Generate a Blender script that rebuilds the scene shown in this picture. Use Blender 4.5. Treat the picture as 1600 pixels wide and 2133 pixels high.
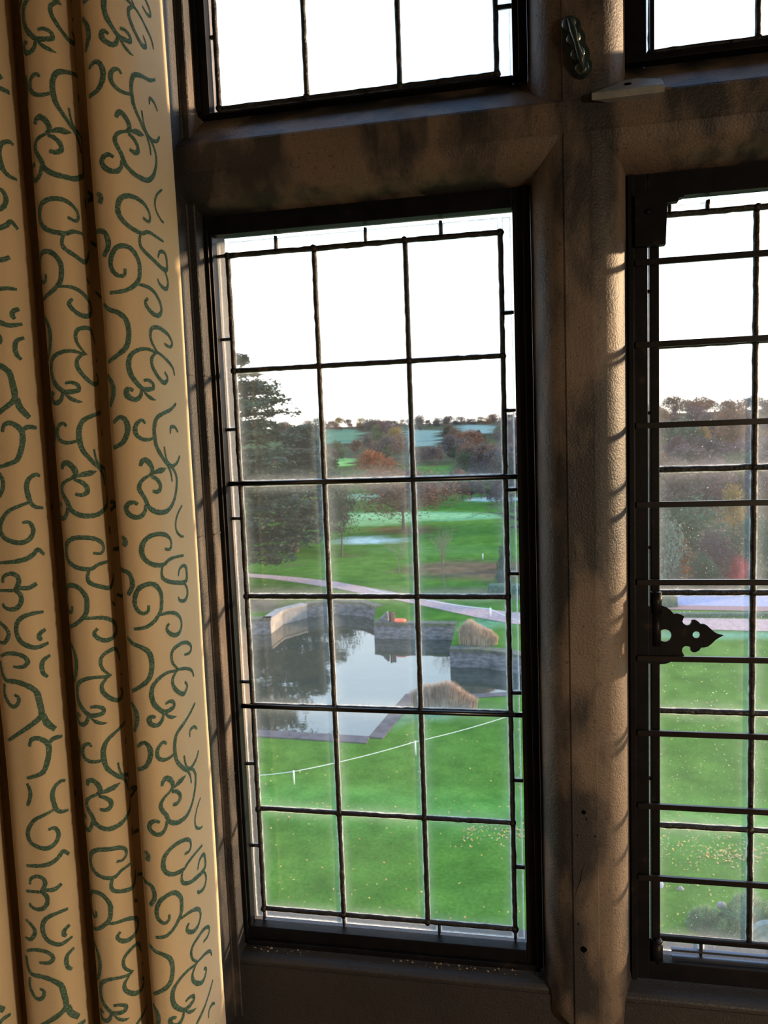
import bpy, bmesh, math, random
from mathutils import Vector, Matrix, noise, geometry
import numpy as np

# ------------------------------------------------------------------ scene
sc = bpy.context.scene
for o in list(bpy.data.objects):
    bpy.data.objects.remove(o)
COL = sc.collection

# ---- camera
FPX, PIT, YAW, ROL = 1558.362, math.radians(5.55873), math.radians(10.7926), math.radians(-2.14506)
CAM = Vector((0, -1.45, 1.7))
c_f = Vector((-math.sin(YAW)*math.cos(PIT), math.cos(YAW)*math.cos(PIT), -math.sin(PIT)))
r0 = Vector((math.cos(YAW), math.sin(YAW), 0)); u0 = r0.cross(c_f)
c_r = math.cos(ROL)*r0 + math.sin(ROL)*u0
c_u = -math.sin(ROL)*r0 + math.cos(ROL)*u0
cd = bpy.data.cameras.new('camera'); cam = bpy.data.objects.new('camera', cd); COL.objects.link(cam)
M = Matrix((c_r, c_u, -c_f)).transposed().to_4x4(); M.translation = CAM
cam.matrix_world = M
cd.sensor_fit = 'VERTICAL'; cd.sensor_height = 36; cd.lens = FPX/2133*36
cd.clip_start = .02; cd.clip_end = 5000
cd.dof.use_dof = True; cd.dof.focus_distance = 1.46; cd.dof.aperture_fstop = 11
sc.camera = cam

# ---- sky, sun, added fill lamp, exposure
SKY = 1.0
SUN_AZ, SUN_EL, SUN_W = math.radians(64.5), math.radians(10), 10.5
w = bpy.data.worlds.new('sky'); sc.world = w; w.use_nodes = True
nt = w.node_tree; nt.nodes.clear()
N = nt.nodes.new; L = nt.links.new
tc = N('ShaderNodeTexCoord'); sp = N('ShaderNodeSeparateXYZ'); L(tc.outputs['Generated'], sp.inputs[0])
rp = N('ShaderNodeValToRGB'); L(sp.outputs['Z'], rp.inputs[0])
e = rp.color_ramp.elements
e[0].position = 0.0; e[0].color = (1.0, .90, .78, 1)
e[1].position = .75; e[1].color = (.36, .58, 1.0, 1)
x = e.new(.10); x.color = (.98, .97, .97, 1)
x = e.new(.32); x.color = (.68, .84, 1.0, 1)
bg = N('ShaderNodeBackground'); L(rp.outputs[0], bg.inputs[0]); bg.inputs[1].default_value = 2.6*SKY
ou = N('ShaderNodeOutputWorld'); L(bg.outputs[0], ou.inputs[0])
sl = bpy.data.lights.new('sun', 'SUN'); so = bpy.data.objects.new('sun', sl); COL.objects.link(so)
sl.energy = SUN_W; sl.color = (1, .66, .38); sl.angle = math.radians(3.0)
sdir = Vector((math.sin(SUN_AZ)*math.cos(SUN_EL), math.cos(SUN_AZ)*math.cos(SUN_EL), math.sin(SUN_EL)))
so.rotation_euler = sdir.to_track_quat('Z', 'Y').to_euler(); so.location = (6, 8, 12)
FILL_LAMP_W = 270
vs = sc.view_settings; vs.view_transform = 'Standard'; vs.look = 'None'; vs.gamma = 1; vs.use_curve_mapping = False
vs.exposure = 0.0

# ------------------------------------------------------------------ helpers
def at_y(u, v, y):
    d = c_f + c_r*(u-800)/FPX - c_u*(v-1066.5)/FPX
    return CAM + d*((y-CAM.y)/d.y)
def at_z(u, v, z):
    d = c_f + c_r*(u-800)/FPX - c_u*(v-1066.5)/FPX
    return CAM + d*((z-CAM.z)/d.z)

class MB:
    """collects shapes that become one mesh"""
    def __init__(s): s.v=[]; s.f=[]; s.m=[]; s.sm=[]
    def add(s, vs, fs, mi=0, smooth=False):
        b=len(s.v); s.v += [tuple(p) for p in vs]
        for f in fs: s.f.append(tuple(b+i for i in f)); s.m.append(mi); s.sm.append(smooth)
    def box(s, a, b, mi=0, bev=0):
        x0,y0,z0=a; x1,y1,z1=b
        if x0>x1:x0,x1=x1,x0
        if y0>y1:y0,y1=y1,y0
        if z0>z1:z0,z1=z1,z0
        vs=[(x0,y0,z0),(x1,y0,z0),(x1,y1,z0),(x0,y1,z0),(x0,y0,z1),(x1,y0,z1),(x1,y1,z1),(x0,y1,z1)]
        s.add(vs,[(0,3,2,1),(4,5,6,7),(0,1,5,4),(1,2,6,5),(2,3,7,6),(3,0,4,7)],mi)
    def tube(s, pts, rad, n=6, mi=0, cap=True, flat=1.0):
        pts=[Vector(p) for p in pts]; rings=[]; up=None
        if not hasattr(rad,'__len__'): rad=[rad]*len(pts)
        vs=[]
        for i,p in enumerate(pts):
            t=(pts[min(i+1,len(pts)-1)]-pts[max(i-1,0)])
            if t.length<1e-9: t=Vector((0,0,1))
            t.normalize()
            if up is None:
                a=Vector((0,0,1)) if abs(t.z)<.9 else Vector((1,0,0))
                up=(a-t*a.dot(t)).normalized()
            else:
                up=(up-t*up.dot(t))
                up = up.normalized() if up.length>1e-6 else t.orthogonal().normalized()
            sd=t.cross(up)
            for k in range(n):
                an=2*math.pi*k/n
                vs.append(p+up*math.cos(an)*rad[i]*flat+sd*math.sin(an)*rad[i])
        fs=[]
        for i in range(len(pts)-1):
            for k in range(n):
                a=i*n+k; b=i*n+(k+1)%n
                fs.append((a,b,b+n,a+n))
        if cap:
            fs.append(tuple(range(n))[::-1]); fs.append(tuple((len(pts)-1)*n+k for k in range(n)))
        s.add(vs,fs,mi,True)
    def prism(s, poly, fn, t0, t1, mi=0, smooth=False, caps=True):
        """poly: 2D points; fn(a,b,t)->xyz; extruded from t0 to t1"""
        n=len(poly); vs=[fn(a,b,t0) for a,b in poly]+[fn(a,b,t1) for a,b in poly]
        fs=[(i,(i+1)%n,(i+1)%n+n,i+n) for i in range(n)]
        s.add(vs,fs,mi,smooth)
        if caps: s.add(vs,[tuple(range(n))[::-1],tuple(range(n,2*n))],mi)
    def build(s, name, mat, parent=None, bevel=0, fix=True, loc=None):
        me=bpy.data.meshes.new(name); me.from_pydata(s.v,[],s.f)
        mats = mat if isinstance(mat,(list,tuple)) else [mat]
        for m in mats: me.materials.append(m)
        me.polygons.foreach_set('material_index', s.m)
        me.polygons.foreach_set('use_smooth', s.sm)
        if fix:
            bm=bmesh.new(); bm.from_mesh(me); bmesh.ops.recalc_face_normals(bm,faces=bm.faces); bm.to_mesh(me); bm.free()
        me.update()
        o=bpy.data.objects.new(name,me); COL.objects.link(o)
        if parent is not None:
            o.parent=parent
        if bevel:
            md=o.modifiers.new('bevel','BEVEL'); md.width=bevel; md.segments=2; md.limit_method='ANGLE'
        return o
def empty(name, loc=(0,0,0)):
    o=bpy.data.objects.new(name,None); o.location=loc; o.empty_display_size=.1; COL.objects.link(o); return o
def tag(o, label=None, cat=None, group=None, kind=None):
    if label: o['label']=label
    if cat: o['category']=cat
    if group: o['group']=group
    if kind: o['kind']=kind
    return o
def shift(mb, loc):
    """make vertices local to a parent standing at loc"""
    mb.v=[(a-loc[0],b-loc[1],c-loc[2]) for a,b,c in mb.v]; return mb

# ------------------------------------------------------------------ materials
def mat(name, base, rough=.8, metal=0, stops=None, scale=5, detail=4, bump=0, bscale=40, spec=.5, stretch=None, extra=None, coords='Object'):
    """stops: list of (pos, colour) along a noise"""
    m=bpy.data.materials.new(name); m.use_nodes=True; t=m.node_tree; b=t.nodes['Principled BSDF']
    b.inputs['Roughness'].default_value=rough; b.inputs['Metallic'].default_value=metal
    b.inputs['Specular IOR Level'].default_value=spec
    b.inputs['Base Color'].default_value=(*base,1)
    c=t.nodes.new('ShaderNodeTexCoord'); src=c.outputs[coords]
    if stretch:
        mp=t.nodes.new('ShaderNodeMapping'); mp.inputs['Scale'].default_value=stretch; t.links.new(src,mp.inputs[0]); src=mp.outputs[0]
    if stops:
        n=t.nodes.new('ShaderNodeTexNoise'); n.inputs['Scale'].default_value=scale; n.inputs['Detail'].default_value=detail
        t.links.new(src,n.inputs['Vector'])
        r=t.nodes.new('ShaderNodeValToRGB'); t.links.new(n.outputs['Fac'],r.inputs[0])
        el=r.color_ramp.elements
        el[0].position=stops[0][0]; el[0].color=(*stops[0][1],1)
        el[1].position=stops[-1][0]; el[1].color=(*stops[-1][1],1)
        for p,cc in stops[1:-1]:
            q=el.new(p); q.color=(*cc,1)
        t.links.new(r.outputs[0],b.inputs['Base Color']); m['ramp']=r.name
    if bump:
        n2=t.nodes.new('ShaderNodeTexNoise'); n2.inputs['Scale'].default_value=bscale; n2.inputs['Detail'].default_value=5
        t.links.new(src,n2.inputs['Vector'])
        bp=t.nodes.new('ShaderNodeBump'); bp.inputs['Strength'].default_value=bump; bp.inputs['Distance'].default_value=.003 if bscale>20 else .05
        t.links.new(n2.outputs['Fac'],bp.inputs['Height']); t.links.new(bp.outputs[0],b.inputs['Normal'])
    return m

def stone_mat(name='old_sandstone',lo=.44,hi=.55):
    m=bpy.data.materials.new(name); m.use_nodes=True; t=m.node_tree; b=t.nodes['Principled BSDF']
    n=t.nodes.new; l=t.links.new
    c=n('ShaderNodeTexCoord')
    def nz(scale,detail,st=(1,1,1),dist=0):
        mp=n('ShaderNodeMapping'); mp.inputs['Scale'].default_value=st; l(c.outputs['Object'],mp.inputs[0])
        q=n('ShaderNodeTexNoise'); q.inputs['Scale'].default_value=scale; q.inputs['Detail'].default_value=detail; q.inputs['Distortion'].default_value=dist
        l(mp.outputs[0],q.inputs['Vector']); return q.outputs['Fac']
    def ramp(src,stops):
        r=n('ShaderNodeValToRGB'); l(src,r.inputs[0]); el=r.color_ramp.elements
        el[0].position=stops[0][0]; el[0].color=(*stops[0][1],1); el[1].position=stops[-1][0]; el[1].color=(*stops[-1][1],1)
        for p,cc in stops[1:-1]:
            q=el.new(p); q.color=(*cc,1)
        return r.outputs[0]
    base=ramp(nz(3,4),[(.3,(.115,.090,.072)),(.5,(.150,.115,.090)),(.7,(.11,.09,.078))])
    grain=ramp(nz(420,2),[(.3,(.62,.62,.62)),(.65,(1,1,1))])
    stain=ramp(nz(7,8,(1.3,1.3,.5),.2),[(lo,(0,0,0)),(hi,(1,1,1))])
    pock=ramp(nz(120,3),[(.30,(.35,.35,.35)),(.38,(1,1,1))])
    mx=n('ShaderNodeMix'); mx.data_type='RGBA'; l(stain,mx.inputs[0]); l(base,mx.inputs[6]); mx.inputs[7].default_value=(.021,.021,.023,1)
    m2=n('ShaderNodeMix'); m2.data_type='RGBA'; m2.blend_type='MULTIPLY'; m2.inputs[0].default_value=.8; l(mx.outputs[2],m2.inputs[6]); l(grain,m2.inputs[7])
    m3=n('ShaderNodeMix'); m3.data_type='RGBA'; m3.blend_type='MULTIPLY'; m3.inputs[0].default_value=.7; l(m2.outputs[2],m3.inputs[6]); l(pock,m3.inputs[7])
    l(m3.outputs[2],b.inputs['Base Color'])
    b.inputs['Roughness'].default_value=.55; b.inputs['Specular IOR Level'].default_value=.5
    bp=n('ShaderNodeBump'); bp.inputs['Strength'].default_value=.75; bp.inputs['Distance'].default_value=.0018; l(nz(260,4),bp.inputs['Height'])
    b2=n('ShaderNodeBump'); b2.inputs['Strength'].default_value=.5; b2.inputs['Distance'].default_value=.004; l(nz(22,4),b2.inputs['Height']); l(bp.outputs[0],b2.inputs['Normal'])
    l(b2.outputs[0],b.inputs['Normal'])
    return m
STONE=stone_mat(); SHADE_STONE=stone_mat('shade_tinted_sandstone',.18,.34); JAMB=stone_mat('shade_tinted_jamb_stone',.40,.52)  # the last two carry shade in their colour, as heavier dark stain
IRON=mat('painted_iron',(.012,.012,.013),.42,.0,stops=[(.35,(.003,.0035,.0045)),(.66,(.006,.006,.008)),(.78,(.030,.02,.012))],scale=30,bump=.12,bscale=90,spec=.14)
BARM=mat('bar_iron',(.003,.003,.004),.3,0,spec=.45)
LEAD=mat('lead_came',(.02,.02,.021),.55,.0,stops=[(.4,(.006,.006,.007)),(.6,(.012,.012,.013)),(.76,(.07,.055,.04))],scale=70,bump=.9,bscale=150,spec=.4)
LATCH=mat('green_black_iron',(.015,.03,.03),.34,.2,stops=[(.35,(.008,.02,.022)),(.7,(.02,.045,.045))],scale=40,bump=.6,bscale=60,spec=.7)
PLATE=mat('grey_painted_steel',(.17,.19,.20),.6,0,stops=[(.3,(.13,.15,.16)),(.7,(.24,.26,.26))],scale=30,bump=.3,bscale=120)
PLASTER=mat('room_plaster',(.30,.24,.17),.9,0,stops=[(.3,(.27,.21,.15)),(.7,(.34,.27,.19))],scale=3,bump=.2,bscale=60)
FLOOR=mat('oak_floor',(.12,.07,.04),.5,0,stops=[(.3,(.07,.04,.022)),(.7,(.16,.095,.05))],scale=6,stretch=(1,12,1),bump=.2,bscale=60)
CEIL=mat('ceiling_plaster',(.45,.40,.33),.9)
DARK=mat('screw_hole',(.002,.002,.002),.95,spec=0)

def glass_mat(name, haze, speck, seed):
    m=bpy.data.materials.new(name); m.use_nodes=True; t=m.node_tree; t.nodes.clear(); n=t.nodes.new; l=t.links.new
    out=n('ShaderNodeOutputMaterial')
    tr=n('ShaderNodeBsdfTransparent'); tr.inputs[0].default_value=(.93,.96,.95,1)
    gl=n('ShaderNodeBsdfGlossy'); gl.inputs['Roughness'].default_value=.02
    fr=n('ShaderNodeFresnel'); fr.inputs[0].default_value=1.5
    c=n('ShaderNodeTexCoord')
    wv=n('ShaderNodeTexNoise'); wv.inputs['Scale'].default_value=7; l(c.outputs['Object'],wv.inputs['Vector'])
    bp=n('ShaderNodeBump'); bp.inputs['Strength'].default_value=.25; bp.inputs['Distance'].default_value=.01; l(wv.outputs['Fac'],bp.inputs['Height'])
    l(bp.outputs[0],gl.inputs['Normal'])
    mg=n('ShaderNodeMixShader'); l(fr.outputs[0],mg.inputs[0]); l(tr.outputs[0],mg.inputs[1]); l(gl.outputs[0],mg.inputs[2])
    # dried dirt: thick by the leads, thin film and specks over the pane
    tl=n('ShaderNodeBsdfTranslucent'); tl.inputs[0].default_value=(.80,.86,.86,1)
    df=n('ShaderNodeBsdfDiffuse'); df.inputs[0].default_value=(.5,.5,.5,1)
    dm=n('ShaderNodeMixShader'); dm.inputs[0].default_value=.25; l(tl.outputs[0],dm.inputs[1]); l(df.outputs[0],dm.inputs[2])
    at=n('ShaderNodeAttribute'); at.attribute_name='edge'
    def math_(op,a,b=None,clamp=False):
        q=n('ShaderNodeMath'); q.operation=op; q.use_clamp=clamp
        for i,x in enumerate((a,b)):
            if x is None: continue
            if isinstance(x,(int,float)): q.inputs[i].default_value=x
            else: l(x,q.inputs[i])
        return q.outputs[0]
    def nz(s,d=3,st=(1,1,1)):
        mp=n('ShaderNodeMapping'); mp.inputs['Scale'].default_value=st; mp.inputs['Location'].default_value=(seed,seed*.7,0); l(c.outputs['Object'],mp.inputs[0])
        q=n('ShaderNodeTexNoise'); q.inputs['Scale'].default_value=s; q.inputs['Detail'].default_value=d; l(mp.outputs[0],q.inputs['Vector']); return q.outputs['Fac']
    big=nz(9); fine=nz(150,4)
    e0=math_('ADD',at.outputs['Fac'],math_('MULTIPLY',math_('SUBTRACT',fine,.5),.006))
    # thin crust
    crust=math_('SUBTRACT',1.0,math_('DIVIDE',e0,.0045),True)
    halo=math_('POWER',math_('SUBTRACT',1.0,math_('DIVIDE',at.outputs['Fac'],math_('ADD',.012,math_('MULTIPLY',big,.035))),True),2.0)
    film=math_('MULTIPLY',math_('ADD',.35,math_('MULTIPLY',nz(5,4),1.3)),haze)
    sp1=n('ShaderNodeMapRange'); sp1.clamp=True; l(nz(330,1),sp1.inputs[0]); sp1.inputs[1].default_value=.80-.06*speck; sp1.inputs[2].default_value=.84-.06*speck
    spk=math_('MULTIPLY',sp1.outputs[0],math_('MULTIPLY',nz(14,2),1.0))
    f=math_('ADD',math_('MULTIPLY',crust,.72),math_('MULTIPLY',halo,math_('ADD',.04,math_('MULTIPLY',fine,.24))))
    f=math_('ADD',f,film); f=math_('ADD',f,math_('MULTIPLY',spk,.9),True)
    fin=n('ShaderNodeMixShader'); l(f,fin.inputs[0]); l(mg.outputs[0],fin.inputs[1]); l(dm.outputs[0],fin.inputs[2])
    l(fin.outputs[0],out.inputs[0]); return m
GLASS_L=glass_mat('old_glass',.036,.5,3.1)
GLASS_R=glass_mat('dirty_old_glass',.065,1.2,7.7)

# ------------------------------------------------------------------ stone window tracery
def ovolo(x0,y0,x1,y1,n=10,bul=1.0):
    """convex quarter curve from (x0,y0) on the front to (x1,y1) at the glass line"""
    out=[]
    for i in range(n+1):
        a=math.pi/2*i/n
        out.append((x0+(x1-x0)*math.sin(a), y0+(y1-y0)*(1-math.cos(a))))
    return out
XL, XR = -.607, .018       # glass opening of the left light
MX0, MX1 = .018, .184      # mullion
ZT0, ZT1 = 2.142, 2.333    # transom
ZS = .639                  # sill
m=MB()
# main mullion, front half profile; the base ends in a rounded stop
prof=[(MX0,.11),(MX0,.0)]+[(x,y) for x,y in ovolo(.072,-.097,MX0,-.012)[::-1]]+[(.074,-.100),(.118,-.100)]+ovolo(.120,-.097,MX1,-.012)+[(MX1,.0),(MX1,.11)]
def mull(x_off, name):
    m=MB(); NZ=60
    n=len(prof); zt=3.25; rings=[]
    zs=[None]+[.70+ (zt-.70)*i/NZ for i in range(NZ+1)]
    for zi,z in enumerate(zs):
        for (x,y) in prof:
            if z is None:
                q=(x-(MX0+MX1)/2)/((MX1-MX0)/2)
                zz=.575+.05*abs(q)**2.2
            else: zz=z
            rings.append((x+x_off,y,zz))
    fs=[]
    for k in range(len(zs)-1):
        for i in range(n-1):
            fs.append((k*n+i,k*n+i+1,(k+1)*n+i+1,(k+1)*n+i))
    m.add(rings,fs,0,False)
    # bottom skirt fading back into the wall below
    b=[rings[i] for i in range(n)]; c=[(x, max(y,-.067), z-.035*(1 if y<-.067 else .3)) for x,y,z in b]
    m.add(b+c,[(i,i+1,i+1+n,i+n) for i in range(n-1)],0,False)
    o=m.build(name,STONE)
    for p in o.data.polygons: p.use_smooth=True
    me=o.data
    md=o.modifiers.new('edge','EDGE_SPLIT'); md.split_angle=math.radians(14)
    tag(o,kind='structure'); return o
mull(0,'trim_1'); mull(.80,'trim_2')
# transom
def transom(name,x0,x1):
    pr=[(.11,ZT1+.04),(.0,ZT1+.002),(-.098,2.2545),(-.101,2.250),(-.101,2.203),(-.098,2.200)]
    pr+=[(y,z) for z,y in [(2.198-(2.198-ZT0)*math.sin(math.pi/2*i/10), -.096+.081*(1-math.cos(math.pi/2*i/10))) for i in range(1,11)]]
    pr+=[(.0,ZT0-.004),(.11,ZT0-.004)]
    m=MB(); NX=50; n=len(pr); vs=[]
    for k in range(NX+1):
        x=x0+(x1-x0)*k/NX
        for y,z in pr: vs.append((x,y,z))
    m.add(vs,[(k*n+i,k*n+i+1,(k+1)*n+i+1,(k+1)*n+i) for k in range(NX) for i in range(n-1)],0,True)
    o=m.build(name,STONE); md=o.modifiers.new('edge','EDGE_SPLIT'); md.split_angle=math.radians(14)
    tag(o,kind='structure')
transom('trim_3',-.66,1.0)
# left jamb, stepped
m=MB()
jp=[(-.600,.055),(-.606,.0),(-.607,-.006),(-.607,-.068),(-.609,-.070),(-.621,-.070),(-.623,-.072),(-.624,-.128),(-.628,-.134),(-.95,-.134),(-2.6,-.134),(-2.6,.11),(-.70,.11)]
def jamb_fn(a,b,t): return (a,b,t)
NZ=1
m.prism(jp,jamb_fn,.50,3.25)
o=m.build('wall_left_of_window',JAMB); o.name='wall_front'; tag(o,kind='structure')  # extra dark stain stands in for shadow missing on the sunlit jamb
# thin joints in the jamb courses (dark mortar lines)
m=MB()
for z in (1.835,1.525,1.02):
    for (xa,ya,xb,yb) in ((-.6065,-.0125,-.6065,-.0695),(-.6235,-.0725,-.6235,-.128)):
        m.box((xa-.0005,ya,z-.0012),(xb+.0006,yb,z+.0012))
o=m.build('trim_4',mat('mortar',(.05,.04,.035),.95)); tag(o,kind='structure')
# sill: gently sloping lip, wall below
m=MB()
sp_=[(.12,.600),(.0,.637),(-.058,.630),(-.066,.625),(-.066,.600),(.12,.59)]
m.prism(sp_,lambda a,b,t:(t,a,b),-.66,1.35)
o=m.build('sill_',SHADE_STONE,bevel=.002); o.name='trim_5'; tag(o,kind='structure')
m=MB(); m.box((-.66,-.068,0),(1.6,.12,.6165)); o=m.build('wall_front',SHADE_STONE); tag(o,kind='structure')  # near-black stone colour stands in for shade around and below the sill
# wall parts above and right
m=MB(); m.box((-2.6,-.10,3.25),(3.0,.30,3.4)); m.box((1.6,-.134,0),(3.0,.12,3.25)); m.box((-2.6,-.134,0),(-.66,.12,.5))
o=m.build('wall_right_of_window',STONE); o.name='wall_front'; tag(o,kind='structure')
# screw holes and scratch on the mullion front
m=MB()
for (u,v,r) in ((1216,1692,.0042),(1216,1978,.0062),(1222,1706,.0015),(1203,1740,.0015),(1240,1742,.0015),(1210,1890,.001),(1205,1925,.0016),(1224,1888,.001)):
    p=at_y(u,v,-.1005)
    vs=[(p.x,-.1004,p.z)]+[(p.x+r*math.cos(a*math.pi/6),-.1004,p.z+r*math.sin(a*math.pi/6)*(1+.15*math.sin(a*2.3))) for a in range(12)]
    m.add(vs,[(0,1+i,1+(i+1)%12) for i in range(12)])
pts=[at_y(u,v,-.1003) for u,v in ((1219,1798),(1212,1815),(1210,1832),(1203,1850),(1197,1868))]
m.tube(pts,[.0003,.0012,.0014,.0007,.0003],5,flat=.2)
o=m.build('trim_6',DARK); tag(o,kind='structure')
# ------------------------------------------------------------------ windows
def came(mb, p0, p1, wd=.0072, dp=.006, y=0.0, wob=.0005, n=14):
    """an uneven lead came from p0 to p1 in the glass plane (x,z)"""
    p0=Vector((p0[0],y,p0[1])); p1=Vector((p1[0],y,p1[1])); d=p1-p0; L_=d.length
    n=max(2,int(L_/.012)); t=d.normalized(); s=Vector((t.z,0,-t.x)); vs=[]
    for i in range(n+1):
        p=p0+d*i/n; q=wob*noise.noise(p*60+Vector((3,1,7)))*2; ww=wd/2*(1+.22*noise.noise(p*130))
        p=p+s*q
        for a,b in ((-ww,-.3*dp),(-ww*.5,-dp),(ww*.5,-dp),(ww,-.3*dp),(ww,.3*dp),(ww*.5,dp),(-ww*.5,dp),(-ww,.3*dp)):
            vs.append(p+s*a+Vector((0,b,0)))
    fs=[(i*8+k,i*8+(k+1)%8,(i+1)*8+(k+1)%8,(i+1)*8+k) for i in range(n) for k in range(8)]
    fs+= [tuple(range(8)),tuple(n*8+k for k in range(8))]
    mb.add(vs,fs,0,True)
def knot(mb,x,z,r=.0062,y=-.002):
    vs=[];
    for i in range(8):
        a=i*math.pi/4; rr=r*(1+.25*noise.noise(Vector((x*50+i,z*50,0))))
        vs.append((x+rr*math.cos(a),y-.0045,z+rr*math.sin(a)))
    vs+=[(x+(vx-x)*1.15,y+.004,z+(vz-z)*1.15) for vx,_,vz in vs[:8]]
    mb.add(vs,[tuple(range(8))]+[(i,(i+1)%8,(i+1)%8+8,i+8) for i in range(8)],0,True)

def panes(name, cells, matl, parent, half=.0032):
    """cells: x0,x1,z0,z1; rings carry the distance to the edge of the pane"""
    vs=[];fs=[];ed=[]
    for (x0,x1,z0,z1) in cells:
        x0+=half;x1-=half;z0+=half;z1-=half
        mx=min((x1-x0)/2*.98,(z1-z0)/2*.98,.045); lv=[0,mx*.12,mx*.35,mx]
        tx=.0016*noise.noise(Vector((x0*31,z0*17,2))); tz=.0016*noise.noise(Vector((x0*13,z0*37,5)))
        b=len(vs)
        for d in lv:
            for (x,z) in ((x0+d,z0+d),(x1-d,z0+d),(x1-d,z1-d),(x0+d,z1-d)):
                vs.append((x,tx*((x-x0)/(x1-x0)-.5)+tz*((z-z0)/(z1-z0)-.5),z)); ed.append(d)
        for r in range(len(lv)-1):
            for k in range(4):
                fs.append((b+r*4+k,b+r*4+(k+1)%4,b+(r+1)*4+(k+1)%4,b+(r+1)*4+k))
        q=b+(len(lv)-1)*4; fs.append((q,q+1,q+2,q+3))
    me=bpy.data.meshes.new(name); me.from_pydata(vs,[],fs); me.materials.append(matl)
    a=me.attributes.new('edge','FLOAT','POINT'); a.data.foreach_set('value',ed)
    o=bpy.data.objects.new(name,me); COL.objects.link(o); o.parent=parent; return o

def frame_ring(mb,x0,x1,z0,z1,w,y0,y1,mi=0,steps=True):
    """iron frame with outer rectangle x0..x1,z0..z1; w=(left,right,bottom,top)"""
    l_,r_,b_,t_=w
    mb.box((x0,y0,z0),(x0+l_,y1,z1),mi); mb.box((x1-r_,y0,z0),(x1,y1,z1),mi)
    mb.box((x0+l_,y0,z0),(x1-r_,y1,z0+b_),mi); mb.box((x0+l_,y0,z1-t_),(x1-r_,y1,z1),mi)
V=[-.5732,-.3958,-.2161,-.0372]
def leaded(root, xs, zs, bx0, bx1, bz0, bz1, ties, gm, y=0, wmain=.0094):
    """main lattice lines xs (first and last are the inner border), zs; outer border rectangle b*"""
    mb=MB()
    for x in xs: came(mb,(x,min(zs)),(x,max(zs)),wmain)
    for z in zs: came(mb,(xs[0],z),(xs[-1],z),wmain)
    for a,b in (((xs[0],zs[0]),(xs[0],bz0)),((xs[-1],zs[0]),(xs[-1],bz0)),((xs[0],zs[-1]),(bx0,zs[-1]))): came(mb,a,b,.006)
    cells=[]
    for i in range(len(xs)-1):
        for j in range(len(zs)-1): cells.append((xs[i],xs[i+1],zs[j],zs[j+1]))
    L_,R_,T_,B_=ties
    for z in L_: came(mb,(bx0,z),(xs[0],z),.0062)
    for z in R_: came(mb,(xs[-1],z),(bx1,z),.0062)
    for x in T_: came(mb,(x,zs[-1]),(x,bz1),.0062)
    for x in B_: came(mb,(x,bz0),(x,zs[0]),.0062)
    for x in xs:
        for z in zs: knot(mb,x,z)
    def strip(a,b,l): 
        q=[a]+sorted(l)+[b]; return list(zip(q[:-1],q[1:]))
    if bx0<xs[0]-.003: cells+=[(bx0,xs[0],a,b) for a,b in strip(bz0,bz1,L_)]
    if bx1>xs[-1]+.003: cells+=[(xs[-1],bx1,a,b) for a,b in strip(bz0,bz1,R_)]
    if bz1>zs[-1]+.003: cells+=[(a,b,zs[-1],bz1) for a,b in strip(xs[0],xs[-1],T_)]
    if bz0<zs[0]-.003: cells+=[(a,b,bz0,zs[0]) for a,b in strip(xs[0],xs[-1],B_)]
    mb.build('lead_came',LEAD,root)
    panes('glass',cells,gm,root)
def zat(u,v): return at_y(u,v,0).z
def xat(u,v): return at_y(u,v,0).x

# window_1: lower left fixed light
w1=empty('window_1',(0,0,0)); tag(w1,kind='structure')
ZL=[.6998,.9257,1.1531,1.386,1.62,1.8482,2.074]
mb=MB(); frame_ring(mb,-.6065,MX0-.0005,ZS+.001,ZT0+.002,(.0135,.032,.036,.036),-.030,-.004)
mb.box((-.6065,-.036,ZS+.001),(-.5985,-.030,ZT0)); mb.box((.004,-.040,ZS+.001),(.0105,-.030,ZT0))
mb.box((-.60,-.040,ZS+.001),(.012,-.030,ZS+.012))
mb.build('window_frame',IRON,w1,bevel=.0015)
leaded(w1,V,ZL,-.5945,-.0150,.6765,2.1035,
  ([zat(u,v) for u,v in ((470,707),(478,895),(490,1080),(512,1420),(520,1590),(528,1760))],
   [zat(u,v) for u,v in ((1052,652),(1058,855),(1062,1020),(1066,1195),(1071,1443),(1074,1625),(1078,1805))],
   [xat(u,v) for u,v in ((575,508),(762,490),(918,474))],
   [xat(u,v) for u,v in ((717,1918),(915,1935))]),GLASS_L)
for z in (1.153,1.62):
    mb=MB(); mb.tube([(-.600,-.0105,z+.001),(-.3,-.0115,z),(.0,-.0105,z)],.0050,8)
    for x in V[1:3]:
        mb.tube([(x-.004,-.004,z-.004),(x,-.0165,z),(x+.003,-.004,z+.005)],.0012,5)
    mb.build('saddle_bar',BARM,w1)
# crumbs and debris along the bottom of the frame
rnd=random.Random(4); mb=MB()
for i in range(70):
    x=rnd.choice([rnd.uniform(-.59,-.45),rnd.uniform(-.3,-.02),rnd.uniform(-.2,-.02)]); r=rnd.uniform(.0006,.0022); y=-.036-rnd.random()*.02; z=.6395 if y<-.042 else .6395+.0
    mb.tube([(x-r,y,z+.0003),(x,y+r*.4,z+r),(x+r*1.2,y,z+.0003)],[r*.4,r,r*.4],5)
o=mb.build('window_debris',mat('rust_crumbs',(.16,.09,.04),.9,stops=[(.4,(.20,.10,.04)),(.6,(.30,.24,.16))],scale=200))
tag(o,'scatter of rusty crumbs and dry leaf bits along the left window bottom','debris',kind='stuff')

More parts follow.
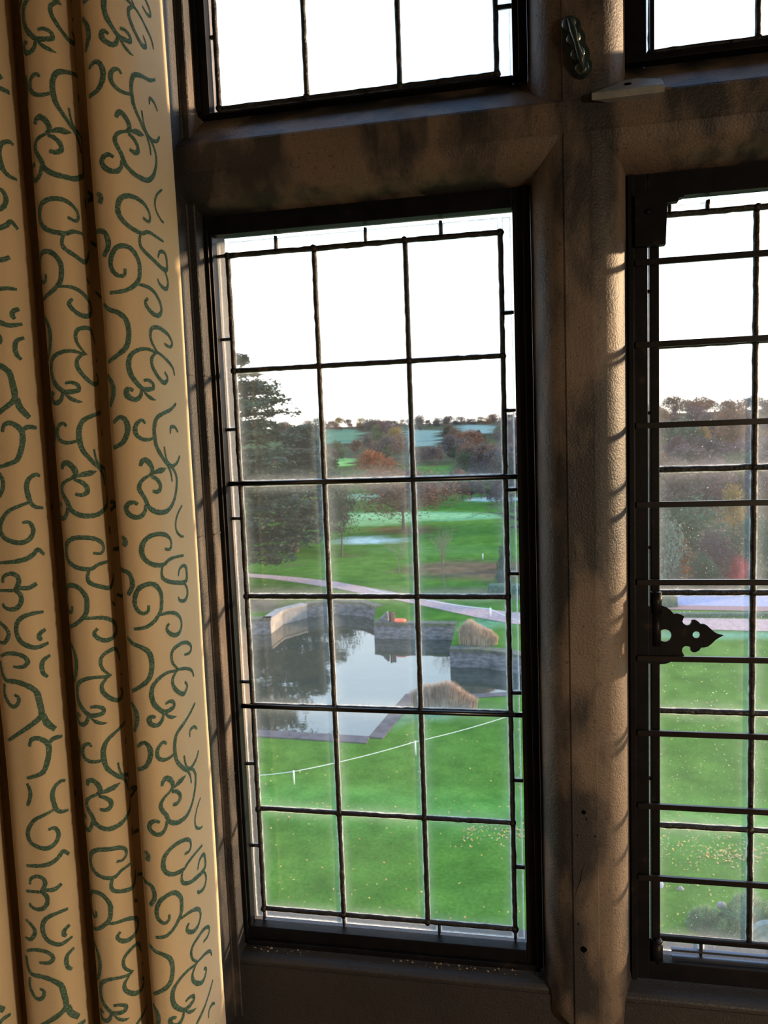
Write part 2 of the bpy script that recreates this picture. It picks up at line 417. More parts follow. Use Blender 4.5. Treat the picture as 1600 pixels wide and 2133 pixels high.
# window_2: lower right opening casement
w2=empty('window_2',(0,0,0)); tag(w2,kind='structure')
ZR=[.7097,.9388,1.167,1.395,1.6249,1.8491,2.078]
XRs=[.2328,.4057,.5750,.7440]
mb=MB(); frame_ring(mb,MX1+.0005,.8175,ZS+.001,ZT0+.002,(.0345,.030,.036,.042),-.030,-.004)
mb.box((MX1+.0008,-.038,ZS+.002),(.1945,-.024,ZT0)); mb.box((.1945,-.033,ZS+.002),(.1968,-.030,ZT0))
mb.build('window_frame',IRON,w2,bevel=.0012)
mb=MB()   # casement stile, rails
mb.box((.2247,-.017,.690),(.2409,.004,2.100)); 
mb.box((.2400,-.008,.7045),(.744,.004,.7155)); mb.box((.744,-.017,.69),(.762,.004,2.10))
mb.build('casement_stile',IRON,w2,bevel=.002)
leaded(w2,XRs,ZR,.2190,.788,.6775,2.0975,
  ([zat(u,v) for u,v in ((1347,608),(1349,860),(1350,1140),(1349,1620),(1349,1830))],[1.0,1.4,1.8],
   [xat(u,v) for u,v in ((1395,441),(1475,432))]+[.52,.66],[xat(1460,1975),.45,.58]),GLASS_R,wmain=.0100)
for k in range(9):
    z=.850+.14275*k
    mb=MB(); mb.box((.1972,-.0375,z-.0052),(.8000,-.0310,z+.0052))
    mb.build('security_bar',BARM,w2,bevel=.0005)
# hinge knuckle, pins and the top corner bracket
mb=MB(); mb.tube([(.2330,-.024,1.362),(.2330,-.024,1.401)],.0105,14); mb.tube([(.2330,-.024,1.30),(.2330,-.024,1.362)],.009,14)
mb.build('hinge_knuckle',IRON,w2)
mb=MB(); mb.tube([(.2330,-.018,.672),(.2330,-.018,.7125)],.0125,14); mb.tube([(.2330,-.018,.7125),(.2330,-.018,.7155)],[.0125,.010],14)
mb.build('pivot_pin',IRON,w2)
mb=MB()
pl=[(.196,2.105),(.196,2.018),(.2470,2.018),(.2475,2.028),(.2490,2.068),(.2500,2.088),(.268,2.089),(.2685,2.094),(.277,2.095),(.2775,2.105)]
mb.prism(pl,lambda a,b,t:(a,t,b),-.044,-.028); mb.tube([(.218,-.046,2.075),(.218,-.042,2.075)],.005,10)
mb.build('corner_bracket',IRON,w2)
# pierced scalloped hinge plate
def plate_outline():
    P=[(1350,1262),(1380,1261),(1388,1264),(1396,1270),(1403,1278),(1410,1277),(1418,1279),(1425,1283),(1423,1288),(1421,1294),(1424,1299),(1430,1302),(1436,1301),(1440,1296),(1440,1291),(1447,1290),(1454,1294),(1459,1299),(1466,1299),(1472,1302),(1480,1309),(1488,1316),(1496,1320),(1502,1321),(1507,1323),
       (1500,1326),(1490,1332),(1482,1340),(1474,1346),(1466,1348),(1460,1348),(1456,1354),(1448,1358),(1442,1358),(1438,1354),(1438,1348),(1433,1345),(1426,1345),(1421,1349),(1420,1356),(1424,1363),(1426,1366),(1416,1370),(1405,1372),(1397,1378),(1386,1382),(1372,1383),(1350,1381)]
    return [(at_y(u,v,-.026).x,at_y(u,v,-.026).z) for u,v in P]
def extrude_holes(mb, outer, holes, y0, y1):
    co=[];ed=[]
    def addl(lp):
        b=len(co); co.extend([Vector(p) for p in lp]); n=len(lp); ed.extend([(b+i,b+(i+1)%n) for i in range(n)]); return b,n
    loops=[addl(outer)]+[addl(h) for h in holes]
    r=geometry.delaunay_2d_cdt(co,ed,[],0,1e-7)
    tri=[]
    def inside(p,poly):
        c=False;j=len(poly)-1
        for i in range(len(poly)):
            if (poly[i][1]>p[1])!=(poly[j][1]>p[1]) and p[0]<(poly[j][0]-poly[i][0])*(p[1]-poly[i][1])/(poly[j][1]-poly[i][1])+poly[i][0]: c=not c
            j=i
        return c
    V2=r[0]
    for f in r[2]:
        cx=sum(V2[i][0] for i in f)/len(f); cz=sum(V2[i][1] for i in f)/len(f)
        if inside((cx,cz),outer) and not any(inside((cx,cz),h) for h in holes): tri.append(f)
    n=len(V2)
    mb.add([(p[0],y0,p[1]) for p in V2]+[(p[0],y1,p[1]) for p in V2],[tuple(f) for f in tri]+[tuple(i+n for i in f)[::-1] for f in tri])
    for lp in [outer]+holes:
        k=len(lp); mb.add([(a,y0,b) for a,b in lp]+[(a,y1,b) for a,b in lp],[(i,(i+1)%k,(i+1)%k+k,i+k) for i in range(k)])
def circ(u,v,r,y=-.026):
    p=at_y(u,v,y); q=at_y(u+r,v,y).x-p.x
    return [(p.x+q*math.cos(i*math.pi/10),p.z+q*math.sin(i*math.pi/10)) for i in range(20)]
mb=MB(); extrude_holes(mb,plate_outline(),[circ(1384.5,1323,14),circ(1450,1321.5,7.8)],-.029,-.025)
mb.build('hinge_plate',IRON,w2)
mb=MB()   # exposed weathered sill strip under the casement
mb.box((.262,-.014,.690),(.8,-.006,.694)); mb.box((.262,-.022,.679),(.8,-.012,.683)); mb.box((.27,-.029,.673),(.8,-.020,.6765))
mb.build('weather_strip',mat('worn_steel',(.10,.12,.16),.18,.8),w2)

# window_3 upper left, window_4 upper right
w3=empty('window_3',(0,0,0)); tag(w3,kind='structure')
mb=MB(); frame_ring(mb,-.6065,MX0-.0005,ZT1-.002,3.25,(.025,.026,.004,.02),-.030,-.004); mb.box((-.6065,-.036,ZT1+.004),(-.597,-.030,3.25)); mb.box((.002,-.04,ZT1+.004),(.009,-.03,3.25))
mb.build('window_frame',IRON,w3,bevel=.0012)
ZU=[2.3525,2.62,2.86,3.10]
leaded(w3,V,ZU,-.583,-.0085,2.3345,3.23,([zat(448,78),2.75],[zat(1045,15),2.68],[],[xat(u,v) for u,v in ((632,215),(762,196),(912,180))]),GLASS_L)
w4=empty('window_4',(0,0,0)); tag(w4,kind='structure')
mb=MB(); frame_ring(mb,MX1+.0005,.8175,ZT1-.002,3.25,(.0335,.030,.012,.02),-.030,-.004)
mb.build('window_frame',IRON,w4,bevel=.0012)
mb=MB(); mb.box((.2265,-.015,2.352),(.2335,.003,3.2)); mb.build('casement_stile',IRON,w4)
leaded(w4,[.2300,.4045,.575,.744],[2.3560,2.62,2.86,3.10],.2185,.788,2.3450,3.23,([],[],[],[.36,.52]),GLASS_L)

# ------------------------------------------------------------------ ironmongery on the stone
# scalloped dark iron fastener hanging on the mullion above the transom
ir=empty('iron_fastener',tuple(at_y(1198,98,-.104))); L0=ir.location
tag(ir,'dark green scalloped iron window fastener hanging tilted on the upper mullion','window fastener')
axis=[(1181,36),(1187,60),(1194,86),(1202,112),(1210,138),(1217,162)]
hw=[15,17,14,17,15,14]
P=[at_y(u,v,-.106) for u,v in axis]; ax=(P[-1]-P[0]).normalized(); sd=Vector((ax.z,0,-ax.x))
outl=[];outr=[]
NS=60
Ltot=(P[-1]-P[0]).length
for i in range(NS+1):
    t=i/NS; c=P[0]+ax*Ltot*t
    ends=math.sqrt(max(0,1-abs(2*t-1)**5)); wv=.0150*ends
    scal=1+.16*abs(math.sin(t*math.pi*4.0))-.05
    outr.append(c-sd*wv*scal*1.15); outl.append(c+sd*wv*1.0)
ol=[(p.x,p.z) for p in outl]+[(p.x,p.z) for p in outr[::-1]]
mb=MB(); extrude_holes(mb,ol,[],-.108,-.101); shift(mb,L0); mb.build('back_plate',LATCH,ir)
mb=MB()
for t in (.12,.37,.62,.86):
    c=P[0]+ax*Ltot*t; c.y=-.108
    for k in range(1):
        vs=[];fs=[]
        for a in range(5):
            ph=a/4*math.pi/2
            for b in range(12):
                th=b*math.pi/6; r=.0125*math.cos(ph)
                vs.append((c.x+r*math.cos(th),c.y-.010*math.sin(ph),c.z+r*1.0*math.sin(th)))
        for a in range(4):
            for b in range(12): fs.append((a*12+b,a*12+(b+1)%12,(a+1)*12+(b+1)%12,(a+1)*12+b))
        mb.add(vs,fs,0,True)
shift(mb,L0); mb.build('scallop_boss',LATCH,ir)
mb=MB()
c=P[0]+ax*Ltot*.5
mb.tube([P[0]+ax*Ltot*.08+Vector((0,-.012,0)),P[0]+ax*Ltot*.3+Vector((0,-.019,0)),c+Vector((0,-.017,0)),P[0]+ax*Ltot*.75+Vector((0,-.019,0)),P[0]+ax*Ltot*.93+Vector((0,-.013,0))],[.003,.0055,.0035,.0055,.003],8)
shift(mb,L0); mb.build('lever',LATCH,ir)
# grey wedge shaped plate lying on the edge of the transom
tp=[at_y(u,v,y) for u,v,y in ((1231,192,-.112),(1262,186,-.100),(1292,178,-.083),(1318,172,-.077),(1345,176,-.085),(1383,179,-.090),(1385,184,-.112))]
z0=tp[0].z
poly=[(tp[0].x,-.118),(.150,-.098),(.172,-.082),(.195,-.078),(.215,-.086),(.232,-.093),(.2325,-.118)]
br=MB()
zb=2.248
n=len(poly)
top=[(x,y,zb+.004+(y+.118)*.80) for x,y in poly]; bot=[(x,y,zb-.0075) for x,y in poly]
br.add(top+bot,[tuple(range(n)),tuple(range(n,2*n))[::-1]]+[(i,(i+1)%n,(i+1)%n+n,i+n) for i in range(n)])
pc=empty('metal_plate',(.18,-.1,zb)); tag(pc,'pale grey wedge shaped metal plate with one hole on the transom edge','metal plate')
shift(br,pc.location); br.build('plate_body',PLATE,pc,bevel=.0012)
hm=MB(); hx,hy=.178,-.100
vs=[(hx+.0065*math.cos(a*math.pi/8),hy+.0050*math.sin(a*math.pi/8),zb+.0046+(hy+.0050*math.sin(a*math.pi/8)+.118)*.80) for a in range(16)]
hm.add(vs,[tuple(range(16))]); shift(hm,pc.location); hm.build('plate_hole',DARK,pc,fix=False)
rt=MB(); rt.box((.2325,-.1015,2.2502),(.246,-.0955,2.2535)); o=rt.build('rusty_shim',mat('rust',(.10,.05,.025),.9,stops=[(.4,(.07,.035,.02)),(.6,(.15,.08,.04))],scale=80)); tag(o,'small rusty shim lying on the transom right of the grey plate','shim')

# ------------------------------------------------------------------ curtain
folds=[(-.592,-.664),(-.683,-.768),(-.790,-.918),(-.940,-1.03),(-1.05,-1.14)]
def catm(P,n):
    P=[Vector(p) for p in P]; Q=[2*P[0]-P[1]]+P+[2*P[-1]-P[-2]]; out=[]
    for i in range(1,len(Q)-2):
        a,b,c,d=Q[i-1:i+3]
        for k in range(n):
            t=k/n; out.append(.5*((2*b)+(-a+c)*t+(2*a-5*b+4*c-d)*t*t+(-a+3*b-3*c+d)*t**3))
    out.append(Q[-2]); return out
CP=[(-.600,-.165),(-.594,-.20)]
for i,(xr,xl) in enumerate(folds):
    wd=xr-xl
    k=.046 if i else 0
    if i: CP+=[(xr-.036,-.19)]
    CP+=[(xr-k,-.25),(xr-k*.25,-.298),(xr-.22*wd,-.343),(xr-.5*wd,-.352),(xl+.2*wd,-.345),(xl,-.31),(xl+.010,-.25),(xl+.002,-.19),(xl-.022,-.152)]
SEC=catm(CP[:-1],6)
cum=[0]
for a,b in zip(SEC,SEC[1:]): cum.append(cum[-1]+(b-a).length)
def cloth(s,z,off=0):
    """point on the cloth at arc length s and height z"""
    s=max(0,min(cum[-1]-1e-6,s))
    lo,hi=0,len(cum)-1
    while hi-lo>1:
        m_=(lo+hi)//2
        if cum[m_]<=s: lo=m_
        else: hi=m_
    t=(s-cum[lo])/(cum[hi]-cum[lo]); p=SEC[lo].lerp(SEC[hi],t)
    # smooth normal
    a0=SEC[max(lo-1,0)];a1=SEC[min(hi+1,len(SEC)-1)]; tg=(a1-a0).normalized(); nn=Vector((tg.y,-tg.x))
    k=.0022*noise.noise(Vector((s*9,z*2.2,0)))+.0012*noise.noise(Vector((s*30,z*5,4)))
    # outward = towards the room side of each bulge
    nn = -nn if nn.dot(Vector((0,-1)))<0 and False else nn
    p=p+nn*(k+off); return Vector((p.x,p.y,z))
tt=(SEC[40]-SEC[38]).normalized(); 
# which sign of the normal faces the viewer on a front bulge?
ii=max(range(10,60),key=lambda i:-SEC[i].y); t_=(SEC[ii+1]-SEC[ii-1]).normalized(); NS_=1 if -t_.x<0 else -1
NS_ = 1 if Vector((t_.y,-t_.x)).y<0 else -1
FAB=mat('curtain_linen',(.66,.52,.33),.9,0,stops=[(.3,(.63,.495,.31)),(.7,(.69,.55,.355))],scale=4,bump=.25,bscale=500,spec=.15)
def fab_translucent(m,amt=.22):
    t=m.node_tree; b=t.nodes['Principled BSDF']; out=t.nodes['Material Output']
    tl=t.nodes.new('ShaderNodeBsdfTranslucent'); mx=t.nodes.new('ShaderNodeMixShader'); mx.inputs[0].default_value=amt
    lk=[l for l in t.links if l.to_socket==b.inputs['Base Color']]
    if lk: t.links.new(lk[0].from_socket,tl.inputs[0])
    t.links.new(b.outputs[0],mx.inputs[1]); t.links.new(tl.outputs[0],mx.inputs[2]); t.links.new(mx.outputs[0],out.inputs[0])
fab_translucent(FAB,.05)
THR=mat('green_thread',(.10,.19,.13),.85,0,stops=[(.35,(.06,.13,.085)),(.55,(.11,.20,.14)),(.68,(.25,.36,.32))],scale=260,detail=2,stretch=(1,1,2.5),bump=.8,bscale=600,spec=.2)
mb=MB(); S_N=260; Z0,Z1,Z_N=.04,3.05,60; vs=[];fs=[]
ss=[cum[-1]*i/S_N for i in range(S_N+1)]
for j in range(Z_N+1):
    z=Z0+(Z1-Z0)*j/Z_N
    for s in ss: vs.append(cloth(s,z))
for j in range(Z_N):
    for i in range(S_N):
        a=j*(S_N+1)+i; fs.append((a,a+1,a+S_N+2,a+S_N+1))
mb.add(vs,fs,0,True)
STROKES=[("A",[(0.1794,1.6712,6),(0.1767,1.6782,7.8),(0.1703,1.6812,8.9),(0.1626,1.6763,9.3),(0.1573,1.6681,8.9),(0.1571,1.6602,7.8),(0.1626,1.6565,6)]),
("A",[(0.1547,1.6581,2.9),(0.1442,1.6615,8.8),(0.1318,1.6628,8.8),(0.1203,1.665,1.1)]),
("A",[(0.1592,1.657,4.6),(0.1727,1.6519,5.5),(0.1807,1.6459,6.3),(0.184,1.637,6.9),(0.1806,1.6276,7.4),(0.1754,1.6193,7.8),(0.1721,1.6112,8.1),(0.1687,1.6042,8.3),(0.1576,1.5965,8.5),(0.1431,1.593,8.5),(0.1228,1.5943,8.5),(0.105,1.6022,8.3),(0.0912,1.6149,8.1),(0.0823,1.6311,7.8),(0.0798,1.6478,7.4),(0.0906,1.6623,6.9),(0.1118,1.6741,6.3),(0.119,1.6852,5.5),(0.1223,1.7015,4.6)]),
("A",[(0.1595,1.6537,5.5),(0.1492,1.6491,7.2),(0.1414,1.6406,8.1),(0.1412,1.6325,8.1),(0.1493,1.6278,7.2),(0.159,1.6299,5.5)]),
("A",[(0.1747,1.6088,5),(0.177,1.5985,6.4),(0.1846,1.5907,7.4),(0.1948,1.5908,8),(0.2036,1.5976,8.2),(0.2058,1.6055,8),(0.2011,1.6125,7.4),(0.1932,1.6142,6.4),(0.1878,1.6106,5)]),
("A",[(0.0659,1.5972,3.7),(0.0842,1.5848,4.9),(0.0948,1.5705,5.5),(0.0936,1.5563,5.5),(0.0787,1.5451,4.9),(0.0673,1.5429,3.7)]),
("A",[(0.1391,1.5314,4.5),(0.1258,1.5287,5.4),(0.1182,1.5345,6.2),(0.1197,1.5444,6.8),(0.1325,1.5537,7.3),(0.1502,1.5581,7.7),(0.1677,1.5577,7.9),(0.1806,1.5514,8.1),(0.1862,1.5401,8.2),(0.1858,1.5268,8.1),(0.1788,1.5166,7.9),(0.1668,1.5094,7.7),(0.1513,1.5061,7.3),(0.1416,1.5065,6.8),(0.1302,1.5115,6.2),(0.1106,1.5124,5.4),(0.0739,1.51,4.5)]),
("A",[(0.1477,1.5035,4.7),(0.1506,1.4931,5.9),(0.1477,1.483,6.8),(0.132,1.4745,7.5),(0.1074,1.4683,7.9),(0.0809,1.4631,8.1),(0.0669,1.4661,8.1),(0.0652,1.4774,7.9),(0.0671,1.4879,7.5),(0.0765,1.4925,6.8),(0.0904,1.4892,5.9),(0.099,1.478,4.7)]),
("A",[(0.0762,1.4607,4.7),(0.0676,1.4502,6.2),(0.0676,1.4386,7),(0.079,1.4309,7),(0.0989,1.4353,6.2),(0.1063,1.4426,4.7)]),
("A",[(0.2172,1.5596,6.5),(0.2114,1.5517,8.6),(0.2152,1.5438,9.3)]),
("A",[(0.5159,1.5197,8.6),(0.5312,1.522,6.5)]),
("A",[(0.238,1.5049,6.6),(0.2125,1.5014,7.6),(0.2054,1.4895,8.1),(0.2057,1.4761,8.1),(0.2141,1.464,7.6)]),
("A",[(0.5144,1.4311,6.6),(0.5289,1.4394,5.1)]),
("A",[(0.5281,1.6072,6.6),(0.5139,1.6015,8.2),(0.5301,1.5913,6.6)]),
("A",[(0.182,1.4449,4.5),(0.1834,1.4357,5.4),(0.1914,1.4328,6.2),(0.2,1.44,6.8),(0.2033,1.4521,7.3),(0.1995,1.4667,7.7),(0.191,1.4769,7.9),(0.1772,1.4796,8.1),(0.1647,1.4739,8.2),(0.1554,1.4599,8.1),(0.155,1.4447,7.9),(0.1579,1.4317,7.7),(0.1672,1.4215,7.3),(0.1775,1.4144,6.8),(0.1904,1.4092,6.2),(0.2073,1.4076,5.4)]),
("A",[(0.1598,1.4244,4.9),(0.1381,1.423,6.2),(0.1187,1.4163,7.2),(0.1021,1.4035,7.8),(0.1006,1.3898,8.1),(0.114,1.3816,8.1),(0.1309,1.3825,7.8),(0.1435,1.3907,7.2),(0.1468,1.3987,6.2),(0.141,1.4052,4.9)]),
("A",[(0.223,1.3926,6.1),(0.2108,1.3826,7),(0.1967,1.377,7.6),(0.1868,1.3676,8),(0.1829,1.3527,8.2),(0.184,1.3375,8),(0.1898,1.3219,7.6),(0.2028,1.3114,7),(0.2197,1.3019,6.1)]),
("A",[(0.2251,1.2823,7.2),(0.2153,1.2684,8.1),(0.2142,1.2515,8.1),(0.2234,1.2328,7.2)]),
("A",[(0.096,1.3381,4.3),(0.0752,1.335,5.6),(0.065,1.3427,6.4),(0.0792,1.355,6.9),(0.1069,1.3613,7),(0.131,1.3601,6.9),(0.14,1.351,6.4),(0.1382,1.3361,5.6),(0.1253,1.3212,4.3)]),
("A",[(0.1253,1.3212,4.7),(0.0928,1.3125,6.1),(0.0695,1.3013,6.1),(0.0623,1.2882,4.7)]),
("A",[(0.1255,1.3191,4.7),(0.1498,1.3237,5.8),(0.1686,1.3207,6.7),(0.1822,1.3118,7.3),(0.1868,1.2974,7.8),(0.1844,1.2812,8.1),(0.1761,1.2689,8.2),(0.1649,1.2595,8.1),(0.1518,1.2593,7.8),(0.1423,1.2618,7.3),(0.1427,1.2692,6.7),(0.1524,1.274,5.8),(0.1619,1.2729,4.7)]),
("A",[(0.1306,1.3192,5.1),(0.1409,1.3094,6.6),(0.14,1.296,7.6),(0.1273,1.2815,8.1),(0.1101,1.2726,8.1),(0.0948,1.2763,7.6),(0.0919,1.2828,6.6),(0.1018,1.2907,5.1)]),
("A",[(0.1669,1.2573,5.3),(0.1712,1.2472,6.9),(0.1797,1.2422,7.8),(0.1895,1.2455,8.2),(0.193,1.2531,7.8),(0.1899,1.2591,6.9),(0.1825,1.2566,5.3)]),
("A",[(0.1634,1.2554,2.6),(0.1547,1.248,6.3),(0.1451,1.2438,5.1),(0.1376,1.2426,1.1)]),
("A",[(0.0642,1.2395,4.8),(0.0877,1.2282,6.1),(0.1176,1.2216,7),(0.1383,1.2134,7.6),(0.1462,1.1988,8),(0.1468,1.1814,8.2),(0.1422,1.1633,8),(0.1248,1.1437,7.6),(0.1133,1.1354,7),(0.1027,1.1214,6.1),(0.0995,1.1061,4.8)]),
("A",[(0.1165,1.1369,4.7),(0.0913,1.1331,6.1),(0.0721,1.1385,6.1),(0.0611,1.1493,4.7)]),
("A",[(0.0939,1.1879,4.7),(0.0904,1.1987,6.1),(0.074,1.1991,6.1),(0.0623,1.1906,4.7)]),
("A",[(0.2173,1.2068,5.1),(0.2069,1.2149,6.6),(0.1984,1.2122,7.6),(0.1944,1.2006,8.1),(0.1967,1.1864,8.1),(0.2055,1.1734,7.6),(0.2216,1.1671,6.6)]),
("A",[(0.165,1.2046,4.4),(0.1708,1.2097,5.7),(0.1794,1.2055,6.6),(0.1838,1.1969,7),(0.1823,1.1864,7),(0.1732,1.1795,6.6),(0.1609,1.1783,5.7),(0.1489,1.1808,4.4)]),
("B",[(1.1667,1.7349,5.6),(1.1629,1.7457,7.1),(1.1544,1.7494,8.2),(1.1448,1.7451,8.9),(1.1367,1.7353,9.2),(1.1359,1.7216,9.2),(1.1405,1.7026,8.9),(1.1479,1.6878,8.2),(1.163,1.6816,7.1),(1.1766,1.6779,5.6)]),
("B",[(1.1354,1.736,6.6),(1.1269,1.742,8.2),(1.1108,1.7405,6.6)]),
("B",[(1.1776,1.6683,5.5),(1.1728,1.6544,7.2),(1.1749,1.6407,7.2),(1.1807,1.6284,5.5)]),
("B",[(1.112,1.6596,5.1),(1.1194,1.6628,6.6),(1.1311,1.6566,7.6),(1.1361,1.6444,8.1),(1.1352,1.6305,8.1),(1.1317,1.6162,7.6),(1.124,1.6085,6.6),(1.1106,1.6058,5.1)]),
("B",[(1.1329,1.6177,4.7),(1.15,1.6121,5.8),(1.167,1.6045,6.7),(1.1788,1.5922,7.3),(1.1849,1.577,7.8),(1.1802,1.5615,8.1),(1.1658,1.5536,8.2),(1.1509,1.5508,8.1),(1.1377,1.5566,7.8),(1.1315,1.5685,7.3),(1.1339,1.5801,6.7),(1.1394,1.5848,5.8),(1.1471,1.5841,4.7)]),
("B",[(1.1923,1.5181,5.5),(1.1689,1.5193,7.2),(1.148,1.5226,8.1),(1.1346,1.5295,8.1),(1.1265,1.5368,7.2),(1.1162,1.5268,5.5)]),
("B",[(1.1893,1.4841,4.9),(1.1867,1.494,6.1),(1.1753,1.4996,7),(1.1636,1.4966,7.7),(1.1601,1.4867,8.1),(1.1673,1.4709,8.4),(1.1673,1.4716,8.5),(1.1594,1.4629,8.4),(1.1597,1.4501,8.1),(1.1686,1.4403,7.7),(1.1811,1.4389,7),(1.1902,1.4431,6.1),(1.1928,1.4488,4.9)]),
("B",[(1.1974,1.4708,5.7),(1.1719,1.4709,5.7)]),
("B",[(1.164,1.4757,6.6),(1.1466,1.474,8.2),(1.1331,1.4798,6.6)]),
("B",[(1.1261,1.4298,5.1),(1.1423,1.43,6.5),(1.1583,1.4258,7.5),(1.1695,1.4147,8.2),(1.1717,1.3989,8.5),(1.1662,1.3846,8.5),(1.1542,1.3755,8.2),(1.1429,1.3712,7.5),(1.1306,1.3729,6.5),(1.1218,1.3752,5.1)]),
("B",[(1.125,1.3992,6.1),(1.1345,1.3941,7.9),(1.1364,1.3872,7.9),(1.1327,1.3821,6.1)]),
("B",[(1.2067,1.3575,5),(1.1917,1.3627,6.6),(1.1713,1.3615,7.5),(1.16,1.3557,7.8),(1.1572,1.3469,7.5),(1.1657,1.3399,6.6),(1.1827,1.3397,5)]),
("B",[(1.1207,1.353,5.5),(1.1327,1.3473,7.2),(1.1363,1.3365,7.8),(1.1345,1.3244,7.2),(1.1281,1.3169,5.5)]),
("B",[(1.2102,1.3484,5.6),(1.2084,1.3282,7),(1.2,1.3158,8.1),(1.1804,1.3137,8.8),(1.1626,1.308,9.4),(1.1485,1.2968,9.6),(1.1446,1.28,9.6),(1.1422,1.259,9.4),(1.1455,1.2495,8.8),(1.1645,1.235,8.1),(1.1894,1.2196,7),(1.2091,1.2073,5.6)]),
("B",[(1.14,1.2541,9),(1.1358,1.2382,11.1),(1.1226,1.2222,9)]),
("B",[(1.2045,1.3096,4.8),(1.2067,1.2918,6.3),(1.1991,1.2749,7.1),(1.1894,1.2696,7.4),(1.1808,1.2757,7.1),(1.1783,1.286,6.3),(1.1858,1.2902,4.8)]),
("B",[(1.2035,1.4169,5.5),(1.1906,1.4059,7.2),(1.1869,1.3945,7.8),(1.1965,1.3813,7.2),(1.2078,1.382,5.5)])]
PER=.535
SH2=cum[min(range(60,160),key=lambda i:abs(SEC[i].x+.690)+abs(SEC[i].y+.290))]
def smooth_path(pts):
    P=[Vector(p) for p in pts]
    if len(P)==2: return P
    return catm(P,4)
def ribbon(pts):
    P=smooth_path(pts); vs=[];n=len(P)
    for i,p in enumerate(P):
        t=(P[min(i+1,n-1)]-P[max(i-1,0)]); t=Vector((t.x,t.y)); 
        if t.length<1e-7: t=Vector((1,0))
        t.normalize(); q=Vector((-t.y,t.x)); hw_=max(.0008,p.z/1000/2)*(1+.2*noise.noise(Vector((p.x*300,p.y*300,1))))
        for k in (-1,0,1):
            vs.append(cloth(p.x+q.x*hw_*k,p.y+q.y*hw_*k,NS_*(.0012 if k==0 else .0005)))
    fs=[]
    for i in range(n-1):
        for k in range(2): a=i*3+k; fs.append((a,a+1,a+4,a+3))
    mb.add(vs,fs,1,True)
for st,pts in STROKES:
    for ds in ((0,.514) if st=='A' else (0,.52)):
        for k in range(-3,4):
            q=[(s+ds,z+k*PER,w_) for s,z,w_ in pts]
            if st=='A' and ds: q=[p for p in q if p[0]>SH2]
            if len(q)<2: continue
            if max(p[1] for p in q)<.3 or min(p[1] for p in q)>2.9: continue
            ribbon(q)
cu=empty('curtain',(-.78,-.27,.04)); tag(cu,'cream curtain with green embroidered scrolls hanging in deep folds left of window','curtain')
shift(mb,cu.location); mb.build('curtain_panel',[FAB,THR],cu,fix=False)

# ------------------------------------------------------------------ room shell behind the camera
def plain(name,a,b,m_):
    q=MB(); q.box(a,b); o=q.build(name,m_); tag(o,kind='structure'); return o
plain('floor',(-2.6,-5.2,-.08),(3.0,.11,0),FLOOR)
plain('ceiling',(-2.6,-5.2,3.4),(3.0,.11,3.5),CEIL)
plain('wall_left',(-2.7,-5.2,0),(-2.6,.11,3.4),PLASTER)
plain('wall_right',(3.0,-5.2,0),(3.1,.11,3.4),PLASTER)
plain('wall_back',(-2.6,-5.3,0),(3.0,-5.2,3.4),PLASTER)
# unseen warm fill lamp behind the camera, added to light the curtain
lp=empty('fill_lamp',(2.2,-2.4,1.75)); tag(lp,'added unseen fill lamp with round cream shade behind the viewer','lamp')
q=MB(); q.tube([(0,0,1.65),(0,0,.16)],.006,8); q.build('fill_lamp_cord',IRON,lp)
q=MB(); q.tube([(0,0,.17),(0,0,.155),(0,0,.10),(0,0,.0),(0,0,-.02)],[.03,.06,.15,.20,.205],24,cap=False); 
sm=mat('fill_lamp_glass',(.8,.7,.5),.5); sm.node_tree.nodes['Principled BSDF'].inputs['Transmission Weight'].default_value=.0
q.build('fill_lamp_shade',sm,lp,fix=False)
ld=bpy.data.lights.new('fill_light','POINT'); ld.energy=FILL_LAMP_W; ld.color=(1,.79,.55); ld.shadow_soft_size=.10
lo_=bpy.data.objects.new('fill_lamp_bulb',ld); COL.objects.link(lo_); lo_.location=(0,0,-.02); lo_.parent=lp
# ------------------------------------------------------------------ outdoors
GZ=-7.3; WZ=GZ-.75
def smoothst(a,b,x):
    t=max(0,min(1,(x-a)/(b-a))); return t*t*(3-2*t)
def H(x,y):
    r=math.hypot(x,y)
    z=GZ
    z+= .22*smoothst(17.2,15.6,y+.06*x)            # grassy terrace bank near the house
    if r>24: z+= .25*smoothst(40,70,r)*noise.noise(Vector((x*.02,y*.02,0)))
    if r>120:
        z+= 2.2*smoothst(120,200,r)
        z+= 20*smoothst(180,760,r)*(1+.10*noise.noise(Vector((x*.004,y*.004,3))))
        z-= 30*smoothst(800,1400,r)
    return z
def proj(p):
    q=Vector(p)-CAM; zz=q.dot(c_f)
    if zz<=0: return (-9999,-9999)
    return 800+FPX*q.dot(c_r)/zz, 1066.5-FPX*q.dot(c_u)/zz
def hit(u,v,near=True):
    """where the sight line of a pixel meets the ground"""
    d=c_f+c_r*(u-800)/FPX-c_u*(v-1066.5)/FPX; t=8.0
    while t<1500:
        p=CAM+d*t
        if p.z<H(p.x,p.y):
            a,b=t/1.02-.05,t
            for _ in range(20):
                m_=(a+b)/2; p=CAM+d*m_
                if p.z<H(p.x,p.y): b=m_
                else: a=m_
            p=CAM+d*b; return Vector((p.x,p.y,H(p.x,p.y)))
        t*=1.012
    return hit(u,v+2.5) if near else None
def pxm(p):  # metres per pixel at a point
    return (Vector(p)-CAM).dot(c_f)/FPX

